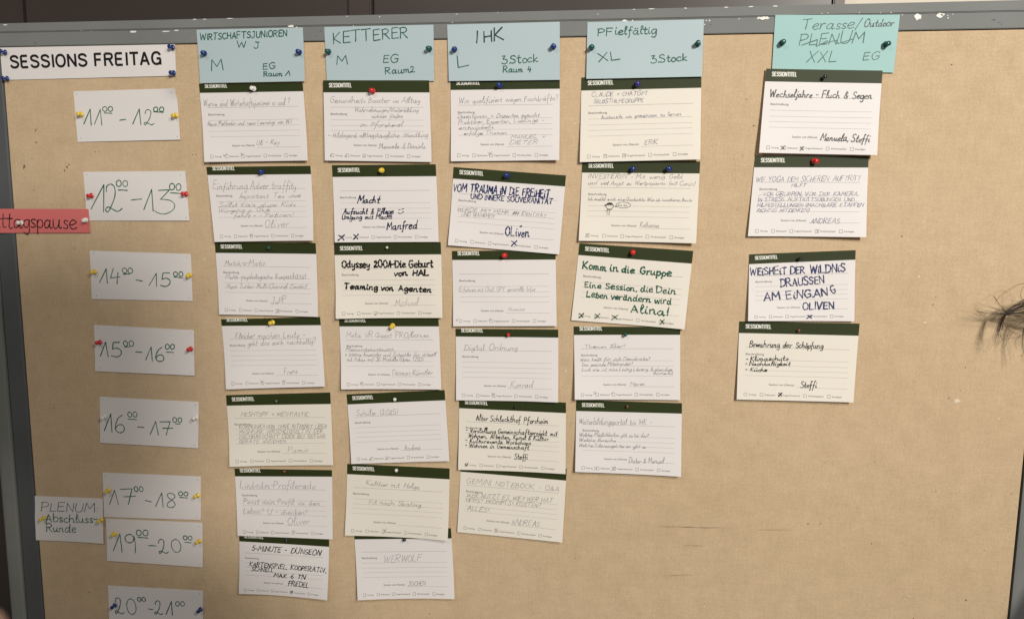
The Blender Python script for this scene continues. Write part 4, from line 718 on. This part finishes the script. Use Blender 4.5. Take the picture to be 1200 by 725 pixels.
# ------------------------------------------------------------------ other papers
NOTE = {
'h1': ('header_card', 'pale teal header card lettered M, EG Raum 1 in dark green', 'header card', 'teal', 'header cards across the top of the board'),
'h2': ('header_card', 'pale teal header card lettered M, EG Raum2 in dark green', 'header card', 'teal', 'header cards across the top of the board'),
'h3': ('header_card', 'pale teal header card lettered L, 3.Stock Raum 4', 'header card', 'teal', 'header cards across the top of the board'),
'h4': ('header_card', 'pale teal header card lettered XL, 3.Stock', 'header card', 'teal', 'header cards across the top of the board'),
'h5': ('header_card', 'mint green header card with PLENUM crossed out and Outdoor added', 'header card', 'mint', 'header cards across the top of the board'),
'sign': ('paper_sign', 'long white printed sign reading SESSIONS FREITAG in black', 'sign', 'white', None),
'plenum': ('paper_note', 'small white note reading PLENUM: Abschluss-Runde beside the lower time cards', 'note', 'plainw', None),
'red': ('paper_strip', 'red paper strip lettered Mittagspause, running off the left frame', 'paper strip', 'red', None)}
for k, (a, e) in {'t1': (11, 'top one with a curled corner'), 't2': (12, 'red pins at its edges'), 't3': (14, 'yellow pins at its edges'), 't4': (15, 'red pins at its edges'), 't5': (16, 'white pins at its edges'), 't6': (17, 'directly above the 19 to 20 card'), 't7': (19, 'directly below the 17 to 18 card'), 't8': (20, 'cut by the bottom of the photo')}.items():
    NOTE[k] = ('time_card', "white time card handwritten %d to %d o'clock, %s" % (a, a + 1, e), 'time card', 'plainw', 'time cards down the left side')
for i, (k, (nm, lab, cat, mat, grp)) in enumerate(NOTE.items()):
    d = PAPERS[k]; sh = SH[k] = Sheet(d, 300 + i); c = d['c']; root = thing(nm, lab, cat, (c[0]/1000, 0, c[1]/1000), grp)
    sh.patch('paper_sheet', M[mat], root)
    if k[0] == 't':   # old pin holes in the corners
        mb = MB(); rg = random.Random(i)
        for u, v in ((.035, .06), (.962, .08), (.045, .93), (.965, .94)):
            x, y = sh.xy(u + rg.uniform(-.01, .01), v); ribbon(mb, sh, [(x - .3, y), (x + .3, y + .3)], .8, .1, 0, rg)
        mb.build('pin_holes', M['form'], root)
    for it in d['t']:
        if it[0].startswith('@P'):
            mb = MB(); grotesque(mb, sh, it[0][2:], it[1:3], it[3:5], it[5], .12); mb.build('printed_lettering', M['blacktype'], root)
    handwriting(sh, d['t'], root, 500 + i)
# ------------------------------------------------------------------ pins
def lathe(name, prof, mat, parent, n=20):
    vs = []; fs = []
    for r, z in prof: vs += [(r*math.cos(2*math.pi*i/n), -z, r*math.sin(2*math.pi*i/n)) for i in range(n)]
    for j in range(len(prof) - 1): fs += [(j*n + i, j*n + (i+1) % n, (j+1)*n + (i+1) % n, (j+1)*n + i) for i in range(n)]
    fs.append(tuple(range((len(prof)-1)*n, len(prof)*n))); fs.append(tuple(range(n - 1, -1, -1)))
    return mesh_obj(name, vs, fs, mat, parent, smooth=True)
PIN_P = [(k*.00088, .0003 + z*.00088) for k, z in ((.6, 2.6), (3.4, 2.6), (3.75, 3.0), (3.7, 3.6), (3.1, 4.1), (1.9, 4.7), (1.65, 5.6), (1.6, 7.4), (1.9, 8.6), (2.7, 9.3), (3.05, 10.0), (3.0, 10.9), (2.5, 11.6), (1.4, 12.0), (.3, 12.1))]
BALL = [(.001*2.3*math.sin(math.radians(a)), .001*(6.2 - 2.3*math.cos(math.radians(a)))) for a in range(12, 180, 14)]
SMALL = [(.001*1.6*math.sin(math.radians(a)), .001*(5.4 - 1.6*math.cos(math.radians(a)))) for a in range(12, 180, 14)]
NEEDLE = [(.0005, -.004), (.0005, .0035)]
proto = {}
def pin_meshes(kind):
    if kind not in proto:
        h = lathe('pin_head', {'p': PIN_P, 'm': BALL, 's': SMALL}[kind], PM['blue'], None); nd = lathe('needle', NEEDLE, M['needle'], None, 8)
        proto[kind] = (h.data, nd.data); bpy.data.objects.remove(h); bpy.data.objects.remove(nd)
    return proto[kind]
colmesh = {}
for x, z, col, kind, lab in PINS:
    hm, nm = pin_meshes(kind)
    if (kind, col) not in colmesh:
        m2 = hm.copy(); m2.materials.clear(); m2.materials.append(PM[col]); colmesh[kind, col] = m2
    # height of the topmost sheet under the pin
    hz = [0]
    for k, sh in SH.items():
        c = PAPERS[k]['c']; lx, lz = x - c[0], z - c[1]
        u = sh.inv[0][0]*lx + sh.inv[0][1]*lz + .5; v = sh.inv[1][0]*lx + sh.inv[1][1]*lz + .5
        if -.02 <= u <= 1.02 and -.02 <= v <= 1.02: hz.append(sh.z(lx, lz))
    o = thing('push_pin' if kind == 'p' else 'map_pin', lab, 'pin', (x/1000, -max(hz)/1000, z/1000), 'push pins' if kind == 'p' else 'ball-headed map pins')
    link('pin_head', colmesh[kind, col], o); link('needle', nm, o)
    o.rotation_euler = (rnd.uniform(-.16, .16), rnd.uniform(-3, 3), rnd.uniform(-.16, .16))
# ------------------------------------------------------------------ people
def freeze(name, o, mat, parent):
    """modifier stack to plain mesh"""
    bpy.context.view_layer.update(); me = bpy.data.meshes.new_from_object(o.evaluated_get(bpy.context.evaluated_depsgraph_get()))
    bpy.data.objects.remove(o); me.materials.clear(); me.materials.append(mat); me.polygons.foreach_set('use_smooth', [True]*len(me.polygons)); return link(name, me, parent)
def skinned(name, chains, mat, parent, root=0, levels=2):
    """chains: lists of (key, position, radius); equal keys are one vertex"""
    idx = {}; co = []; rad = []; ed = []
    for ch in chains:
        prev = None
        for key, p, r in ch:
            if key not in idx: idx[key] = len(co); co.append(p); rad.append(r)
            if prev is not None: ed.append((prev, idx[key]))
            prev = idx[key]
    me = bpy.data.meshes.new(name); me.from_pydata([tuple(p) for p in co], ed, []); o = link(name, me)
    o.modifiers.new('Skin', 'SKIN'); sk = me.skin_vertices[0].data
    for i, r in enumerate(rad): sk[i].radius = (r, r) if not isinstance(r, tuple) else r; sk[i].use_root = i == root
    s = o.modifiers.new('Sub', 'SUBSURF'); s.levels = s.render_levels = levels
    return freeze(name, o, mat, parent)
CW = cam.matrix_world.copy()
def incam(x, y, z): return tuple(CW @ Vector((x, y, z)))
def ball(name, c, r, mat, parent, sc=(1, 1, 1)):
    bm = bmesh.new(); bmesh.ops.create_uvsphere(bm, u_segments=16, v_segments=10, radius=r)
    me = bpy.data.meshes.new(name); bm.to_mesh(me); bm.free(); me.materials.append(mat)
    for v in me.vertices: v.co = Vector((v.co.x*sc[0] + c[0], v.co.y*sc[1] + c[1], v.co.z*sc[2] + c[2]))
    me.polygons.foreach_set('use_smooth', [True]*len(me.polygons)); return link(name, me, parent)
def strand_tubes(name, strands, mat, parent, r0):
    mb = MB()
    for pts in strands:
        pts3 = [Vector(p) for p in pts]; n = len(pts3)
        for i, p in enumerate(pts3):
            t = (pts3[min(i+1, n-1)] - pts3[max(i-1, 0)]).normalized(); a = t.cross(Vector((0, 1, .01))).normalized(); bb = t.cross(a); r = r0*(1 - .75*i/(n - 1))
            mb.v += [tuple(p + r*(a*math.cos(k*2.094) + bb*math.sin(k*2.094))) for k in range(3)]
        o = len(mb.v) - 3*n
        for i in range(n - 1):
            for k in range(3): mb.f.append((o + 3*i + k, o + 3*i + (k+1) % 3, o + 3*i + 3 + (k+1) % 3, o + 3*i + 3 + k)); mb.m.append(0)
    return mb.build(name, mat, parent, True)
def smooth3(pts, n=5):
    P = [pts[0]] + pts + [pts[-1]]; out = []
    for i in range(1, len(P) - 2):
        p0, p1, p2, p3 = P[i-1:i+3]
        for k in range(n):
            t = k/n; out.append(tuple(.5*(2*p1[a] + (p2[a] - p0[a])*t + (2*p0[a] - 5*p1[a] + 4*p2[a] - p3[a])*t*t + (3*p1[a] - p0[a] - 3*p2[a] + p3[a])*t**3) for a in range(3)))
    return out + [tuple(pts[-1])]
def person(name, label, hx, hy, hz, hands):
    """standing figure facing the board, head centre at (hx, hy, hz); hands = wrist and finger chains for (left, right) or None for hanging arms"""
    root = thing(name, label, 'person', (hx, hy, hz - 1.55)); C = lambda x, y, z: (x, y, z)     # parts in figure space, origin between the feet
    H = 1.55; cs = [[('pel', C(0, 0, .93), .13), ('sp', C(0, -.01, 1.10), (.13, .10)), ('ch', C(0, -.01, 1.27), (.15, .105)), ('nk', C(0, -.005, 1.385), .058), ('hb', C(0, .015, 1.46), .065), ('hm', C(0, .012, 1.54), .092), ('ht', C(0, .0, 1.625), .072)],
        [('hm', 0, 0), ('no', C(0, .112, 1.525), .012)], [('hm', 0, 0), ('el', C(-.096, 0, 1.535), .014)], [('hm', 0, 0), ('er', C(.096, 0, 1.535), .014)]]
    sl = []
    for s, hd in ((-1, hands[0] if hands else None), (1, hands[1] if hands else None)):
        k = 'L' if s < 0 else 'R'
        if hd: el, wr, palm, fingers = hd
        else:
            el, wr, palm = C(s*.25, -.02, 1.06), C(s*.24, .05, .82), C(s*.235, .07, .75)
            fingers = [[(s*.235, .07 + .018*(i - 1.5), .70), (s*.23, .075 + .018*(i - 1.5), .665), (s*.222, .078 + .017*(i - 1.5), .64 + .006*abs(i - 1.5))] for i in range(4)] + [[(s*.22, .105, .755), (s*.21, .125, .725), (s*.205, .13, .70)]]
        arm = [('ch', 0, 0), ('sh' + k, C(s*.165, -.01, 1.335), .062), ('el' + k, el, .043), ('wr' + k, wr, .027), ('pa' + k, palm, (.036, .018))]
        cs.append(arm); sl.append(arm[:4])
        for i, f in enumerate(fingers): cs.append([('pa' + k, 0, 0)] + [('f%s%d%d' % (k, i, j), p, .0095 - .0012*j) for j, p in enumerate(f)])
        cs.append([('pel', 0, 0), ('hp' + k, C(s*.095, 0, .86), .095), ('kn' + k, C(s*.10, .01, .50), .058), ('an' + k, C(s*.10, -.01, .09), .040), ('to' + k, C(s*.115, .15, .03), (.04, .03))])
    body = skinned('body', cs, M['skin'], root)
    fat = lambda ch, d: [(k, p, (tuple(q + d for q in r) if isinstance(r, tuple) else r + d)) for k, p, r in ch]
    skinned('jumper', [fat(cs[0][:4], .014)] + [fat(a, .011) for a in sl], M['jumper'], root)
    tr = [[('pel', C(0, 0, .93), .145)] + [(k, p, r + .016) for k, p, r in c[1:4]] for c in cs if len(c) > 2 and c[1][0].startswith('hp')]
    skinned('trousers', tr, M['jumper'], root)
    for s in (-1, 1):
        e = ball('eye', (s*.034, .092, 1.548), .012, M['white'], root); ball('iris', (s*.034, .1015, 1.548), .0055, M['K'], e)
    ball('mouth', (0, .093, 1.483), .02, PM['brown'], root, (1.1, .35, .28))
    return root
# bystander at the right whose loose hair reaches into the picture
hx, hz = MISC['head'][0]/1000, MISC['head'][1]/1000
by = person('person', 'person at the right edge with loose dark brown hair tied back', hx, -.15, hz, None)
base = by.location
ball('hair', (0, -.020, 1.585), .112, M['hair'], by, (.98, 1.0, .98))
rh = random.Random(4); strands = []
for path, n in zip(MISC['hair'], MISC['hairn']):
    for k in range(int(n*1.3)):
        s = .0026*(1 - .1*k/n); off = (rh.gauss(0, s), rh.gauss(0, s*1.5), rh.gauss(0, s)); tw = rh.uniform(-.006, .006); m = len(path)
        pts = []
        for i, (x, z) in enumerate(path):
            x = x + 0
            t = i/(m - 1); pinch = 1 if t < .3 else .28 + .7*abs(t - .5)
            pts.append((x/1000 + off[0]*pinch + tw*t*t*.6 - base.x, -.030 - .12*max(0, .3 - t) + off[1]*pinch - base.y, z/1000 + off[2]*pinch + tw*t*t - base.z))
        pts = [(MISC['head'][0]/1000 - .085 - base.x, -.10 + rh.uniform(-.06, .05) - base.y, pts[0][2] + rh.uniform(-.06, .06))] + pts
        strands.append(smooth3(pts))
strand_tubes('hair_strands', strands, M['hair'], by, .00042)
# photographer behind the phone; only a blurred fingertip reaches into the lower left corner
px, py, pz = .235, -1.27, .42
loc = lambda p: (p[0] - px, p[1] - py, p[2] - (pz - 1.55))
K = lambda x, y, z: loc(incam(x, y, z))
left = (loc((-.10, -1.22, .06)), K(-.105, -.150, .02), K(-.098, -.100, .0), [
    [K(-.092, -.072, -.035), K(-.075, -.048, -.070), K(-.0594, -.0358, -.100)], [K(-.098, -.070, -.02), K(-.100, -.060, .012), K(-.090, -.055, .030)],
    [K(-.106, -.080, -.01), K(-.108, -.072, .016), K(-.098, -.068, .032)], [K(-.112, -.092, .0), K(-.113, -.086, .02), K(-.104, -.082, .034)], [K(-.088, -.088, .022), K(-.080, -.070, .030), K(-.072, -.055, .032)]])
right = (loc((.33, -1.20, .04)), K(.100, -.130, .04), K(.098, -.080, .03), [
    [K(.095, -.045, .012), K(.085, -.025, .010), K(.072, -.015, .010)], [K(.100, -.050, .014), K(.092, -.036, .010), K(.080, -.030, .010)], [K(.104, -.062, .016), K(.096, -.052, .010), K(.085, -.046, .010)],
    [K(.106, -.078, .018), K(.099, -.070, .011), K(.090, -.064, .010)], [K(.088, -.055, .036), K(.078, -.035, .034), K(.068, -.022, .032)]])
ph = person('person', 'person taking the picture, only a blurred fingertip showing in the lower left corner', px, py, pz, (left, right))
ball('hair', (0, -.018, 1.585), .108, M['hair'], ph, (.98, 1.0, .96))
phone = thing('smartphone', 'dark smartphone held level by the person taking the picture', 'phone', incam(0, -.004, .022)); phone.rotation_euler = CW.to_euler()
b = MB(); b.box(-.078, .078, -.037, .037, -.004, .004, .003); b.build('phone_body', M['gap'], phone)
